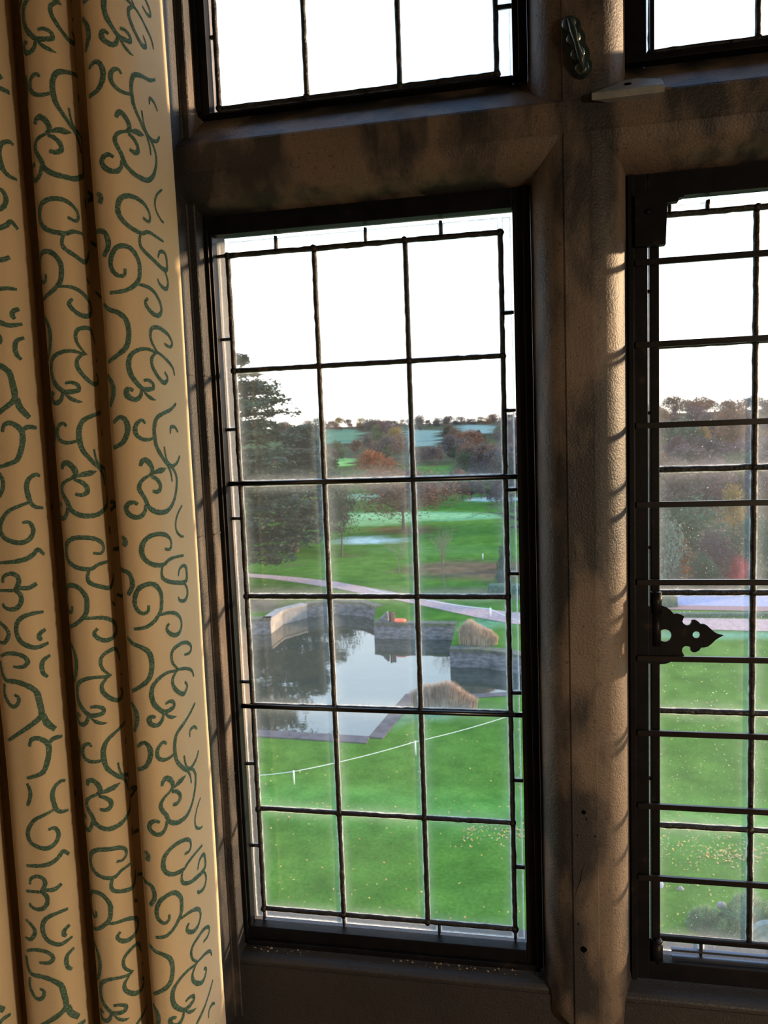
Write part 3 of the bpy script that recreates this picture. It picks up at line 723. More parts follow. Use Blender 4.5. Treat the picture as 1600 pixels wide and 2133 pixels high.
WATER=[(380,1325,WZ),(565,1320,WZ),(590,1301,WZ),(640,1287,WZ),(700,1280,WZ),(755,1284,WZ),(784,1294,WZ),(780,1330,WZ),(951,1333,WZ),(938,1390,WZ),(1000,1391,WZ),(1055,1398,WZ),(1110,1411,WZ),(1150,1428,WZ),
       (1125,1436,GZ),(1057,1443,GZ),(985,1448,GZ),(900,1444,GZ),(848,1447,GZ),(771,1537,GZ),(640,1529,GZ),(520,1522,GZ),(380,1516,GZ)]
PW=[at_z(u,v,z) for u,v,z in WATER]; PW=[(p.x,p.y) for p in PW]

def inpoly(p,poly):
    c=False;j=len(poly)-1
    for i in range(len(poly)):
        if (poly[i][1]>p[1])!=(poly[j][1]>p[1]) and p[0]<(poly[j][0]-poly[i][0])*(p[1]-poly[i][1])/(poly[j][1]-poly[i][1])+poly[i][0]: c=not c
        j=i
    return c
# soil, leaf litter and hoar frost lying on the ground: (u,v,rx,ry,colour,strength)
ZON=[(841,1104,75,9,(.16,.095,.045),.8),(770,1126,62,8,(.42,.55,.52),.95),(880,1075,190,9,(.22,.42,.20),.9),(770,1085,90,12,(.2,.37,.17),.7),(965,1187,120,20,(.15,.10,.065),.9),(1060,1190,80,22,(.13,.09,.06),.8),
     (610,1238,120,14,(.10,.085,.04),.7),(520,1262,90,16,(.13,.10,.08),.9),(925,1224,22,3.2,(.10,.07,.05),1),(832,1192,20,3,(.12,.08,.05),1),(712,1160,22,4,(.10,.08,.05),.8),(600,1180,40,3,(.10,.09,.05),.8),
     (1020,1300,70,7,(.14,.30,.20),.8),(1480,1322,220,5,(.15,.33,.24),.7),(920,1478,90,7,(.17,.33,.24),.8),(650,1549,140,4,(.17,.33,.26),.7),(1030,1040,60,5,(.36,.50,.46),.9),(760,1035,60,7,(.22,.36,.26),.6),(1230,1235,400,14,(.17,.12,.09),.7),(1500,1212,200,12,(.17,.10,.06),.8),(900,1145,160,10,(.08,.19,.05),.5),(715,1000,60,8,(.07,.10,.05),.6)]
rn=random.Random(11)
def tint(p):
    u,v=proj(p); r=math.hypot(p[0],p[1])
    n1=noise.noise(Vector((p[0]*.35,p[1]*.35,1))); n2=noise.noise(Vector((p[0]*.07,p[1]*.07,5)))
    g=Vector((.040,.130,.012)); lt=Vector((.078,.180,.028)); dk=Vector((.024,.105,.007))
    k=.5+.5*n2+.35*n1; c=g.lerp(lt,max(0,min(1,k))) if k>.3 else g.lerp(dk,min(1,.3-k+.3))
    c=c.lerp(Vector((.075,.24,.05)),.6*smoothst(17.6,15.5,p[1])*smoothst(13.5,15.5,p[1])) 
    u0_,v0_=u,v
    u+=22*n2+10*n1; v+=2.5*noise.noise(Vector((p[0]*.03,p[1]*.03,8)))
    if r>200:     # far hillside: hedged fields, the hollow ones white with frost
        cell=noise.cell(Vector((p[0]*.010+9,p[1]*.006+3,0)))
        pal=[(.055,.055,.038),(.07,.075,.045),(.05,.05,.035),(.07,.095,.045)]
        c=Vector(pal[int(abs(cell)*997)%4])
        if 846<u<918 and 896<v<930: c=Vector((.17,.25,.22))
        if 955<u<1025 and 886<v<902: c=Vector((.19,.27,.25))
        if 675<u<750 and 895<v<924: c=Vector((.10,.19,.12))
        if 860<u<950 and 970<v<990: c=Vector((.24,.36,.08))
        if 690<u<735 and 955<v<972: c=Vector((.20,.40,.12))
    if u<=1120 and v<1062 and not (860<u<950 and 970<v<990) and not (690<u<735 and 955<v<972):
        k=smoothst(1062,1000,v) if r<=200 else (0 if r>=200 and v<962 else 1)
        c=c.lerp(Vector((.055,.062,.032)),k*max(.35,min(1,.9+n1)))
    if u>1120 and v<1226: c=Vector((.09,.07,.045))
    u,v=u0_,v0_
    for (zu,zv,rx,ry,col,st) in ZON:
        d=((u-zu)/rx)**2+((v-zv)/ry)**2
        if d<1.6:
            w_=st*max(0,min(1,(1.35-d+.5*n1)/.8)); c=c.lerp(Vector(col),w_)
    return (c.x,c.y,c.z,1)
def ground_mat():
    m=bpy.data.materials.new('lawn'); m.use_nodes=True; t=m.node_tree; b=t.nodes['Principled BSDF']; n=t.nodes.new; l=t.links.new
    at=n('ShaderNodeVertexColor'); at.layer_name='tint'
    c=n('ShaderNodeTexCoord'); 
    def nz(s,d): q=n('ShaderNodeTexNoise'); q.inputs['Scale'].default_value=s; q.inputs['Detail'].default_value=d; l(c.outputs['Object'],q.inputs['Vector']); return q.outputs['Fac']
    r=n('ShaderNodeValToRGB'); l(nz(1.3,6),r.inputs[0]); e=r.color_ramp.elements; e[0].position=.3; e[0].color=(.62,.70,.60,1); e[1].position=.7; e[1].color=(1.25,1.15,1.2,1)
    r2=n('ShaderNodeValToRGB'); l(nz(14,5),r2.inputs[0]); e=r2.color_ramp.elements; e[0].position=.3; e[0].color=(.72,.78,.7,1); e[1].position=.7; e[1].color=(1.2,1.15,1.2,1)
    m1=n('ShaderNodeMix'); m1.data_type='RGBA'; m1.blend_type='MULTIPLY'; m1.inputs[0].default_value=1; l(at.outputs[0],m1.inputs[6]); l(r.outputs[0],m1.inputs[7])
    m2=n('ShaderNodeMix'); m2.data_type='RGBA'; m2.blend_type='MULTIPLY'; m2.inputs[0].default_value=1; l(m1.outputs[2],m2.inputs[6]); l(r2.outputs[0],m2.inputs[7])
    l(m2.outputs[2],b.inputs['Base Color']); b.inputs['Roughness'].default_value=.95; b.inputs['Specular IOR Level'].default_value=0
    return m
LAWN=ground_mat()
def ground_mesh(name,vs,fs):
    me=bpy.data.meshes.new(name); me.from_pydata(vs,[],fs); me.materials.append(LAWN)
    ca=me.color_attributes.new('tint','FLOAT_COLOR','POINT'); buf=[]
    for p in vs: buf+=tint(p)
    ca.data.foreach_set('color',buf)
    me.polygons.foreach_set('use_smooth',[True]*len(me.polygons))
    o=bpy.data.objects.new(name,me); COL.objects.link(o); tag(o,kind='structure'); return o
co=[Vector(p) for p in PW]; npw=len(co); ed=[(i,(i+1)%npw) for i in range(npw)]
y=1.0
rows=[]
while y<75:
    st=.55+y*.018; x=-60
    x=-.75*y-8
    while x<1.0*y+10:
        if not inpoly((x,y),PW) : co.append(Vector((x+rn.uniform(-.1,.1)*st,y+rn.uniform(-.1,.1)*st)))
        x+=st
    y+=st*.9
    if y>=75: break
for i in range(41):
    yy=75.0; co.append(Vector((-.75*75-8+ i*((1.0*75+10)+.75*75+8)/40,yy)))
# keep points a little away from the pond edge
def near_edge(p):
    for i in range(npw):
        a=Vector(PW[i]);b=Vector(PW[(i+1)%npw]);ab=b-a;t=max(0,min(1,(p-a).dot(ab)/ab.length_squared))
        if (p-(a+ab*t)).length<.12: return True
    return False
co=co[:npw]+[p for p in co[npw:] if not (12<p.y<60 and near_edge(p))]
R=geometry.delaunay_2d_cdt(co,ed,[],0,1e-6)
V2=R[0]; fs=[]
for f in R[2]:
    cx=sum(V2[i][0] for i in f)/len(f); cy=sum(V2[i][1] for i in f)/len(f)
    if not inpoly((cx,cy),PW): fs.append(tuple(f))
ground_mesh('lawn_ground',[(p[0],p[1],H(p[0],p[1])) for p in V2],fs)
vs=[];fs=[]; NR,NC=150,150
for i in range(NR+1):
    y=75*(1300/75)**(i/NR)
    for j in range(NC+1):
        xa,xb=-.75*y-8,1.0*y+10; x=xa+(xb-xa)*j/NC; vs.append((x,y,H(x,y)))
for i in range(NR):
    for j in range(NC): a=i*(NC+1)+j; fs.append((a,a+1,a+NC+2,a+NC+1))
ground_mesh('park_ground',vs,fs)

# water and pond walls
wm=bpy.data.materials.new('pond_water'); wm.use_nodes=True; b=wm.node_tree.nodes['Principled BSDF']
b.inputs['Base Color'].default_value=(.035,.042,.030,1); b.inputs['Roughness'].default_value=.03; b.inputs['IOR'].default_value=2.0
t=wm.node_tree; c=t.nodes.new('ShaderNodeTexCoord'); q=t.nodes.new('ShaderNodeTexNoise'); q.inputs['Scale'].default_value=1.1; q.inputs['Detail'].default_value=3
t.links.new(c.outputs['Object'],q.inputs['Vector']); bp=t.nodes.new('ShaderNodeBump'); bp.inputs['Strength'].default_value=.10; bp.inputs['Distance'].default_value=.05
t.links.new(q.outputs['Fac'],bp.inputs['Height']); t.links.new(bp.outputs[0],b.inputs['Normal'])
mb=MB(); cx=sum(p[0] for p in PW)/npw; cy=sum(p[1] for p in PW)/npw
r=geometry.delaunay_2d_cdt([Vector(p) for p in PW],ed,[],0,1e-6)
ff=[tuple(f) for f in r[2] if inpoly((sum(r[0][i][0] for i in f)/len(f),sum(r[0][i][1] for i in f)/len(f)),PW)]
mb.add([(p[0],p[1],WZ) for p in r[0]],ff); o=mb.build('pond_water',wm); tag(o,kind='structure')
PWALL=mat('pond_stone',(.10,.10,.10),.9,0,stops=[(.3,(.06,.065,.06)),(.5,(.13,.13,.14)),(.62,(.20,.20,.21)),(.75,(.07,.10,.05))],scale=3.0,detail=6,stretch=(1,1,2.5),bump=.5,bscale=12)
PLIGHT=mat('pale_pond_stone',(.27,.25,.22),.9,0,stops=[(.3,(.20,.19,.18)),(.7,(.34,.31,.27))],scale=3,bump=.4,bscale=12)
COPE=mat('mossy_coping',(.06,.07,.04),.95,0,stops=[(.3,(.035,.04,.028)),(.5,(.085,.085,.07)),(.7,(.09,.13,.04))],scale=4,detail=6,bump=.5,bscale=10)
KERB=mat('kerb_slabs',(.13,.12,.14),.9,0,stops=[(.3,(.035,.033,.036)),(.6,(.075,.068,.08)),(.75,(.06,.075,.035))],scale=3,bump=.3,bscale=12)
def pond_wall(idx,label,wt,ct,th=.45,top=.06,matw=PWALL,matc=COPE):
    P=[Vector(PW[i]) for i in idx]; m1=MB(); m2=MB(); n=len(P); nn=[]
    for i in range(n):
        a=P[max(i-1,0)]; b_=P[min(i+1,n-1)]; d=(b_-a).normalized(); q=Vector((-d.y,d.x))
        if inpoly(P[i]*.5+(P[i]+q*.3)*.5 if 0<i<n-1 else (P[i]+ (b_-a)*(.01 if i==0 else -.01)+q*.15),PW): q=-q
        nn.append(q)
    # face
    vs=[];
    for p,q in zip(P,nn):
        vs+=[(p.x,p.y,WZ-.3),(p.x,p.y,GZ+top-.12),(p.x+q.x*th,p.y+q.y*th,GZ+top-.12),(p.x+q.x*th,p.y+q.y*th,WZ-.3)]
    fs=[(i*4+k,i*4+(k+1)%4,(i+1)*4+(k+1)%4,(i+1)*4+k) for i in range(n-1) for k in range(4)]+[(0,1,2,3),((n-1)*4,(n-1)*4+1,(n-1)*4+2,(n-1)*4+3)]
    m1.add(vs,fs)
    vs=[]
    for p,q in zip(P,nn):
        for (o_,z) in ((-.05,-.12),(-.05,0),(th+.03,0.0),(th+.03,-.12)):
            vs.append((p.x+q.x*o_,p.y+q.y*o_,GZ+top+z+.0001))
    m2.add(vs,fs)
    root=empty('pond_wall',(P[0].x,P[0].y,WZ)); shift(m1,root.location); shift(m2,root.location)
    m1.build('wall_face',matw,root); m2.build('coping',matc,root); tag(root,label,'wall'); return root
pond_wall([0,1],'short straight pond wall at the far left of the pond, under the cedar',0,0)
pond_wall([1,2,3],'pale stone corner pier of the pond wall, left end of the curved far wall',0,0,matw=PLIGHT,matc=PLIGHT)
pond_wall([3,4,5,6],'curved dark stone wall around the far end of the pond',0,0)
pond_wall([7,8],'straight dark stone pond wall left of the two tan grass clumps',0,0)
pond_wall([9,10,11,12,13],'mossy grey pond wall bending right below the upper tan grass clump',0,0)
pond_wall([18,19],'diagonal stone kerb at the right near side of the pond',0,0,th=.38,top=.03,matc=KERB)
pond_wall([19,20,21,22],'straight stone kerb along the near edge of the pond',0,0,th=.42,top=.03,matc=KERB)
pond_wall([14,15,16,17,18],'low grey stone edge behind the lower tan grass clump',0,0,th=.3,top=.02,matc=KERB)

# paths and planted strips
def strip(name,pts,m_,kind='structure',dz=.012):
    """pts: (u, v_far, v_near)"""
    vs=[]
    for u,a,b_ in pts:
        for v in (a,b_):
            p=hit(u,v); vs.append((p.x,p.y,p.z+dz))
    fs=[(i*2,i*2+1,i*2+3,i*2+2) for i in range(len(pts)-1)]
    q=MB(); q.add(vs,fs); o=q.build(name,m_); 
    if kind: tag(o,kind=kind)
    return o
PATH=mat('pink_gravel_path',(.34,.24,.23),.95,0,stops=[(.35,(.28,.19,.18)),(.65,(.40,.29,.28))],scale=6,detail=5)
strip('garden_path',[(470,1192,1199),(560,1198,1206),(620,1203,1214),(700,1212,1226),(760,1223,1238),(820,1234,1249),(880,1246,1262),(940,1258,1275),(1000,1268,1288),(1070,1276,1300),(1180,1282,1308),(1320,1286,1312),(1450,1288,1312),(1700,1292,1318)],PATH,dz=.02)
LAV=mat('lavender_gravel',(.26,.26,.42),.95,0,stops=[(.35,(.20,.20,.34)),(.5,(.33,.33,.50)),(.65,(.20,.24,.22))],scale=3,stretch=(1,3,1),detail=5)
strip('gravel_terrace',[(1250,1236,1258),(1330,1238,1260),(1420,1239,1262),(1700,1243,1266)],LAV,dz=.02)
strip('brick_edging',[(1250,1258,1268),(1420,1262,1271),(1700,1266,1276)],mat('old_brick',(.24,.14,.14),.9),dz=.03)

# ---- plants
def leafmat(name,c,var=.35,tr=.25,scale=1.2):
    m=mat(name,c,.85,0,stops=[(.3,tuple(x*(1-var) for x in c)),(.5,c),(.7,tuple(min(1,x*(1+var)) for x in c))],scale=scale,detail=4,spec=.2)
    fab_translucent(m,tr); return m
BARK=mat('bark',(.06,.05,.042),.95,0,stops=[(.3,(.04,.034,.03)),(.7,(.09,.075,.062))],scale=3)
PALEBARK=mat('pale_bark',(.17,.14,.13),.95)
LM={'rust':leafmat('rust_leaves',(.26,.095,.035)),'ochre':leafmat('ochre_leaves',(.24,.17,.045)),'brown':leafmat('brown_leaves',(.13,.085,.06)),
    'grey':leafmat('bare_twigs',(.115,.09,.085)),'green':leafmat('dark_green_leaves',(.035,.085,.05)),'olive':leafmat('olive_leaves',(.085,.11,.045)),
    'red':leafmat('crimson_leaves',(.42,.045,.07)),'cedar':leafmat('cedar_needles',(.045,.070,.042),.45,.12,.5),'plum':leafmat('plum_twigs',(.10,.06,.075)),
    'silver':leafmat('grey_green_leaves',(.11,.16,.13)),'copper':leafmat('copper_leaves',(.17,.085,.05))}
def leafcard(vs,fs,p,s,rd,flat=0.0):
    a=Vector((rd.gauss(0,1),rd.gauss(0,1),rd.gauss(0,1)*(1-flat))).normalized(); b_=a.cross(Vector((rd.gauss(0,1),rd.gauss(0,1),rd.gauss(0,1)))).normalized()
    if flat and abs(b_.z)>.5: b_=Vector((b_.x,b_.y,b_.z*.2)).normalized()
    k=len(vs); w_=s*rd.uniform(.5,1); 
    vs+=[p-a*s-b_*w_*.4,p+b_*w_*.5-a*s*.1,p+a*s,p-b_*w_*.6+a*s*.1]; fs.append((k,k+1,k+2,k+3))
def crown_mesh(name,seed,n=900,wd=.5,h0=.12,lumps=12,ls=.032,shape='round'):
    rd=random.Random(seed); vs=[];fs=[]; L_=[]
    for i in range(lumps):
        t=rd.random(); z=h0+(1-h0)*(.12+.76*t)
        if shape=='cone': rr=wd*.5*(1.05-t)*.9
        elif shape=='col': rr=wd*.5*math.sin(math.pi*(.15+.8*t))*.8
        else: rr=wd*.5*math.sqrt(max(.05,1-(2*t-.9)**2))*.72
        a=rd.uniform(0,2*math.pi); q=rr*math.sqrt(rd.random())
        L_.append((Vector((q*math.cos(a),q*math.sin(a),z)),rd.uniform(.10,.2)*(wd/.6+.3)*(.7 if shape!='round' else 1)))
    for i in range(n):
        c_,r_=L_[rd.randrange(lumps)]; d=Vector((rd.gauss(0,1),rd.gauss(0,1),rd.gauss(0,1)*.8)).normalized()
        p=c_+d*r_*rd.uniform(.55,1.05)
        if p.z<h0*.6: p.z=h0*.6+rd.random()*.05
        leafcard(vs,fs,p,ls*rd.uniform(.5,1.3),rd)
    me=bpy.data.meshes.new(name); me.from_pydata([tuple(v) for v in vs],[],fs); return me
def branch_mesh(name,seed,depth=6,spread=.55,n0=5,up=.25,trunk=.28,r0=.022,droop=0,sides=4,trunk_only=False):
    rd=random.Random(seed); mb=MB()
    def grow(p,d,l,r,k):
        pts=[p];q=p;dd=d
        for i in range(3):
            dd=(dd+Vector((rd.gauss(0,.14),rd.gauss(0,.14),rd.gauss(0,.10)-droop*.06*(5-k)))).normalized(); q=q+dd*l/3; pts.append(q)
        mb.tube(pts,[r,r*.86,r*.74,r*.62],sides if k>3 else 3,cap=False)
        if k<=0: return
        nb=rd.choice([2,3,3]) if k<depth else n0
        for i in range(nb):
            ax_=Vector((rd.gauss(0,1),rd.gauss(0,1),rd.gauss(0,.35))).normalized()
            nd=(dd*(1-spread)+ax_*spread+Vector((0,0,up))).normalized()
            grow(pts[rd.choice([2,3,3]) if k<depth else 3],nd,l*rd.uniform(.66,.86),r*.58,k-1)
    if trunk_only:
        mb.tube([(0,0,-.02),(.004,0,.15),(-.003,.003,.35),(0,0,.7)],[r0*1.2,r0,r0*.8,r0*.2],6,cap=False)
    else:
        mb.tube([(0,0,-.02),(0,0,.03)],[r0*1.5,r0*1.05],6,cap=False); grow(Vector((0,0,.02)),Vector((0,0,1)),trunk,r0,depth)
    me=bpy.data.meshes.new(name); me.from_pydata([tuple(v) for v in mb.v],[],mb.f); me.polygons.foreach_set('use_smooth',[True]*len(me.polygons)); return me
CM={'round':[crown_mesh('round_crown',s,2000,.72,.10,16,.036) for s in range(4)],
    'cone':[crown_mesh('cone_crown',20+s,1800,.5,.06,16,.032,'cone') for s in range(2)],
    'col':[crown_mesh('tall_crown',30+s,1800,.42,.08,16,.032,'col') for s in range(2)],
    'bush':[crown_mesh('bush_crown',40+s,3200,1.3,.0,22,.046) for s in range(3)]}
TM=branch_mesh('slim_trunk',1,trunk_only=True)
BMs=[branch_mesh('bare_branches',50+s,5,.55,5,.22) for s in range(3)]
def mesh_obj(name,me,m_,parent,scale=(1,1,1),rz=0):
    o=bpy.data.objects.new(name,me); COL.objects.link(o); o.parent=parent; o.scale=scale; o.rotation_euler=(0,0,rz)
    if len(me.materials)==0: me.materials.append(m_)
    o.material_slots[0].link='OBJECT'; o.material_slots[0].material=m_
    return o
def tree(kind,col,p,h,wid,label,cat='tree',group=None,seed=0,name=None,bark=BARK):
    rd=random.Random(seed); nm=name or {'round':'leafy_tree','cone':'conifer','col':'tall_tree','bush':'shrub','bare':'bare_tree'}[kind]
    r_=empty(nm,tuple(p)); tag(r_,label,cat,group); rz=rd.uniform(0,6.28)
    if kind=='bare':
        mesh_obj('branches',BMs[seed%3],bark,r_,(wid,wid,h),rz)
    else:
        me=CM[kind][seed%len(CM[kind])]; base={'round':.72,'cone':.5,'col':.42,'bush':1.3}[kind]
        s=wid/base; mesh_obj('foliage',me,LM[col],r_,(s,s,h),rz)
        if kind!='bush': mesh_obj('trunk',TM,bark,r_,(h*.9,h*.9,h),0)
    return r_
def place(kind,col,u,v,top,wpx,label,cat='tree',group=None,seed=0,name=None,bark=BARK,push=0):
    p=hit(u,v); k=pxm(p)
    return tree(kind,col,p,(v-top)*k,wpx*k,label,cat,group,seed,name,bark)

# woods and hedgerow trees across the valley, seen through the left window
rd=random.Random(77)
FIELDS=[(848,898,915,926),(965,886,1015,895),(680,895,745,918),(872,974,942,988),(696,958,730,970)]
CN={'rust':'rust-leaved','ochre':'yellow-brown leaved','brown':'brown leaved','grey':'bare grey-brown','green':'dark evergreen','olive':'olive green','copper':'coppery','plum':'purplish bare'}
def scatter(n,u0,u1,v0,v1,hpx,cols,where,fields=(),kinds=('round','round','col')):
    for i in range(n):
        for _ in range(30):
            u=rd.uniform(u0,u1); v=rd.uniform(v0,v1); hp=rd.uniform(*hpx)*(.55+.45*(v-v0)/(v1-v0+1e-6)); wp=hp*rd.uniform(.8,1.15)
            if not any(u+wp*.4>a and u-wp*.4<c_ and v>b_+2 and v-hp<d_-3 for a,b_,c_,d_ in fields): break
        else: continue
        c_=rd.choice(cols); kd=rd.choice(kinds)
        if c_=='green': kd=rd.choice(['cone','round'])
        if kd=='col': wp*=.6
        p=hit(u,v)
        if p is None: continue
        place(kd,c_,u,v,v-hp,wp,'%s tree %s'%(CN[c_],where),'tree','%s trees %s'%(CN[c_],where),rd.randrange(100))
CREST={}
def crest(u):
    k=int(u//10)
    if k not in CREST:
        v=960.0
        while v>820 and hit(k*10+5,v,False) is not None: v-=1.5
        CREST[k]=v+2
    return CREST[k]
def ridge(n,u0,u1,hpx,cols,where):
    for i in range(n):
        u=u0+(u1-u0)*(i+rd.random())/n; v=crest(u)+rd.uniform(0,7); hp=rd.uniform(*hpx); c_=rd.choice(cols)
        place('round',c_,u,v,v-hp,hp*rd.uniform(1.0,1.7),'%s tree %s'%(CN[c_],where),'tree','%s trees %s'%(CN[c_],where),rd.randrange(100))
ridge(52,480,1100,(9,20),['grey','brown','grey','copper'],'on the skyline ridge beyond the left window')
ridge(26,1150,1760,(22,38),['grey','brown','grey','copper'],'on the skyline of the right window')
scatter(74,640,1090,896,960,(30,54),['grey','grey','brown','copper','olive','plum','brown'],'on the frosty hillside beyond the left window',FIELDS)
scatter(58,640,1100,962,1003,(48,78),['grey','grey','brown','plum','brown','olive'],'in the valley wood beyond the left window',FIELDS+[(745,935,845,1000)])
scatter(22,690,1090,1012,1060,(44,74),['grey','brown','olive','copper','plum'],'standing in the frosty park behind the big bare oak',[(700,1062,1050,1090)])
place('round','rust',772,992,938,62,'bright orange-rust tree in the valley, middle column of left window panes',seed=3)
place('round','rust',806,1000,955,50,'paler rust tree just right of the bright orange one in the valley',seed=1)
place('round','ochre',826,945,893,38,'yellow-green rounded tree on the hillside above the orange tree',seed=2)
place('round','brown',876,893,864,26,'rounded dark tree standing above the skyline over the frosty field',seed=0)
place('round','ochre',752,888,868,26,'sunlit pale tree on the skyline left of centre',seed=1)
place('round','ochre',706,890,869,24,'sunlit pale tree on the skyline beside the cedar',seed=3)
place('round','copper',985,940,900,55,'coppery broad tree on the slope at the right of the left window',seed=2)
# the oak and the other park trees
def bare_big(u,v,top,wpx,label,seed,depth=6,r0=.03,spread=.6,up=.12,bark=BARK,name='bare_oak',trunk=.26,twig=None):
    p=hit(u,v); k=pxm(p); r_=empty(name,tuple(p)); tag(r_,label,'tree')
    me=branch_mesh('spreading_branches',seed,depth,spread,6,up,trunk,r0); hh=max(x.co.z for x in me.vertices); ww=max(abs(x.co.x) for x in me.vertices)
    mesh_obj('branches',me,bark,r_,((wpx*k/2)/ww,)*2+((v-top)*k/hh,),seed)
    if twig:
        s=wpx*k/.72; mesh_obj('twigs',crown_mesh('twig_cloud',seed,5200,.80,.28,30,.017),LM[twig],r_,(s,s,(v-top)*k),0)
    return r_
bare_big(841,1104,975,205,'spreading bare oak on the bright frosty park grass, centre of left window',6,6,.022,.60,.10,twig='copper')
bare_big(1112,1180,1000,330,'big bare tree reaching its dark crooked limbs in from behind the mullion',9,6,.028,.62,.05)
bare_big(926,1222,1085,120,'thin pale sapling in a round bed of soil, right column of panes',14,5,.010,.42,.3,PALEBARK,'sapling',.30)
bare_big(832,1192,1110,85,'faint young sapling on the lawn below the bare oak, middle column of panes',15,5,.009,.42,.3,PALEBARK,'sapling',.30)
bare_big(600,1180,1130,60,'small thin tree under the cedar branches beside the path',17,4,.012,.45,.3,BARK,'small_tree',.3)
# small dark evergreen with forked trunk
p=hit(712,1158); k=pxm(p); r_=empty('yew_tree',tuple(p)); tag(r_,'small dark yew with forked trunk at the left of the middle column of panes','tree')
mesh_obj('branches',branch_mesh('yew_branches',21,5,.5,4,.3,.3,.03),BARK,r_,(75*k,75*k,125*k),0)
mesh_obj('foliage',crown_mesh('yew_crown',22,2600,.9,.34,16,.022),LM['cedar'],r_,(78*k/.9*1.1,78*k/.9*1.1,150*k),1)
# cedar of Lebanon: level plates of needles on long limbs
def cedar(u,v,top,wpx,label,seed=3):
    p=hit(u,v); k=pxm(p); h=(v-top)*k; W_=wpx*k; r_=empty('cedar_tree',tuple(p)); tag(r_,label,'tree')
    rd=random.Random(seed); mb=MB(); mb.tube([(0,0,-.1),(.1,0,h*.3),(-.1,.1,h*.6),(.1,0,h*.97)],[.55,.42,.28,.06],10); 
    vs=[];fs=[]; nt_=42
    for i in range(nt_):
        t=(i+.5)/nt_; z=h*(.13+.84*t); ln=W_*(.50+.50*math.sin(math.pi*min(1,(1-t)*.62+.12)))*rd.uniform(.66,1.18)*(1-.34*t**3)
        for rep in range(2):
            a=rd.uniform(0,2*math.pi); 
            if rep==0: a=rd.uniform(-.75,.55)
            dr=Vector((math.cos(a),math.sin(a),0)); zz=z-rd.uniform(0,.05)*h; pts=[Vector((0,0,zz))+dr*ln*q+Vector((0,0,ln*(.12*q-.10*q*q)+.0)) for q in (0,.3,.6,.85,1)]
            mb.tube(pts,[.14*(1-t*.5),.10,.07,.04,.015],5,cap=False)
            sd=Vector((-dr.y,dr.x,0))
            for j in range(420):
                q=rd.random()**.6; w_=ln*.30*math.sin(math.pi*(.12+.80*q))
                c0=Vector((0,0,zz))+dr*ln*q+Vector((0,0,ln*(.12*q-.10*q*q)))
                off=rd.gauss(0,.5); pp=c0+sd*w_*off+Vector((0,0,rd.gauss(0,.12)+.08-.10*abs(off)))
                if noise.noise(pp*1.1+Vector((i*3,rep*7,0)))<-.17: continue
                leafcard(vs,fs,pp,rd.uniform(.09,.22),rd,.75)
    mb.build('trunk_and_limbs',BARK,r_)
    me=bpy.data.meshes.new('cedar_foliage'); me.from_pydata([tuple(x) for x in vs],[],fs); mesh_obj('foliage',me,LM['cedar'],r_)
cedar(480,1222,735,190,'tall dark cedar with level tiers of branches at the left of the left window')
cedar(610,1150,880,125,'smaller dark cedar behind the tall one, just left of the middle panes',8)
place('round','olive',520,1130,985,120,'olive brown tree in shade below the tall cedar',seed=2)
place('round','brown',590,1090,960,110,'brown leaved tree between the tall cedar and the smaller one',seed=3)
place('bush','green',700,1015,985,60,'low dark evergreen thicket at the foot of the orange tree',cat='shrub',seed=1)
place('bush','olive',850,1008,988,70,'low olive green thicket right of the orange tree in the valley',cat='shrub',seed=2)

# garden to the right: shrubbery and woods behind it
scatter(44,1150,1760,868,945,(40,66),['grey','grey','brown','grey','copper','plum'],'on the wooded skyline of the right window')
scatter(30,1150,1760,960,1080,(90,150),['grey','grey','brown','grey','plum','olive'],'in the steep wood beyond the right window',(),('round','col','round'))
place('round','green',1412,985,880,110,'broad dark blue-green conifer high in the wood, left of the yellow tree','tree',seed=1)
place('col','ochre',1462,985,886,48,'tall slender yellow tree in the wood of the right window',seed=1)
place('cone','green',1492,1000,900,50,'dark green conifer just right of the slender yellow tree',seed=1)
place('round','copper',1535,1000,848,95,'warm sunlit tree crest at the top of the right window wood',seed=2)
place('round','green',1440,1185,1040,140,'large dark green tree behind the orange shrub in the right window',seed=0)
place('round','ochre',1528,1120,1015,45,'small golden tree right of the large dark green one',seed=2)
place('round','green',1568,1200,1075,90,'dark green round tree behind the crimson shrub',seed=3)
place('bush','green',1625,1225,1110,110,'dark green shrub at the right edge of the right window',cat='shrub',seed=1)
place('bush','silver',1385,1222,1100,85,'tall grey-green shrub at the left edge of the right window',cat='shrub',seed=0)
place('bush','rust',1425,1195,1130,48,'orange leaved shrub between grey-green shrub and plum mound',cat='shrub',seed=2)
place('bush','plum',1490,1205,1118,90,'broad plum-brown domed shrub left of the crimson one',cat='shrub',seed=1)
place('bush','green',1465,1226,1160,70,'low dark green shrub in front of the plum-brown dome',cat='shrub',seed=2)
place('bush','red',1536,1212,1166,46,'crimson shrub at the back of the garden in the right window',cat='shrub',seed=0)
place('bush','brown',1500,1230,1205,80,'low brown ground shrub below the crimson shrub',cat='shrub',seed=1)
place('bush','green',1050,1190,1140,34,'dark clipped topiary at the right edge of the left window',cat='shrub',seed=0)
place('bush','silver',1046,1218,1190,40,'grey-green mounded shrub below the dark topiary',cat='shrub',seed=1)
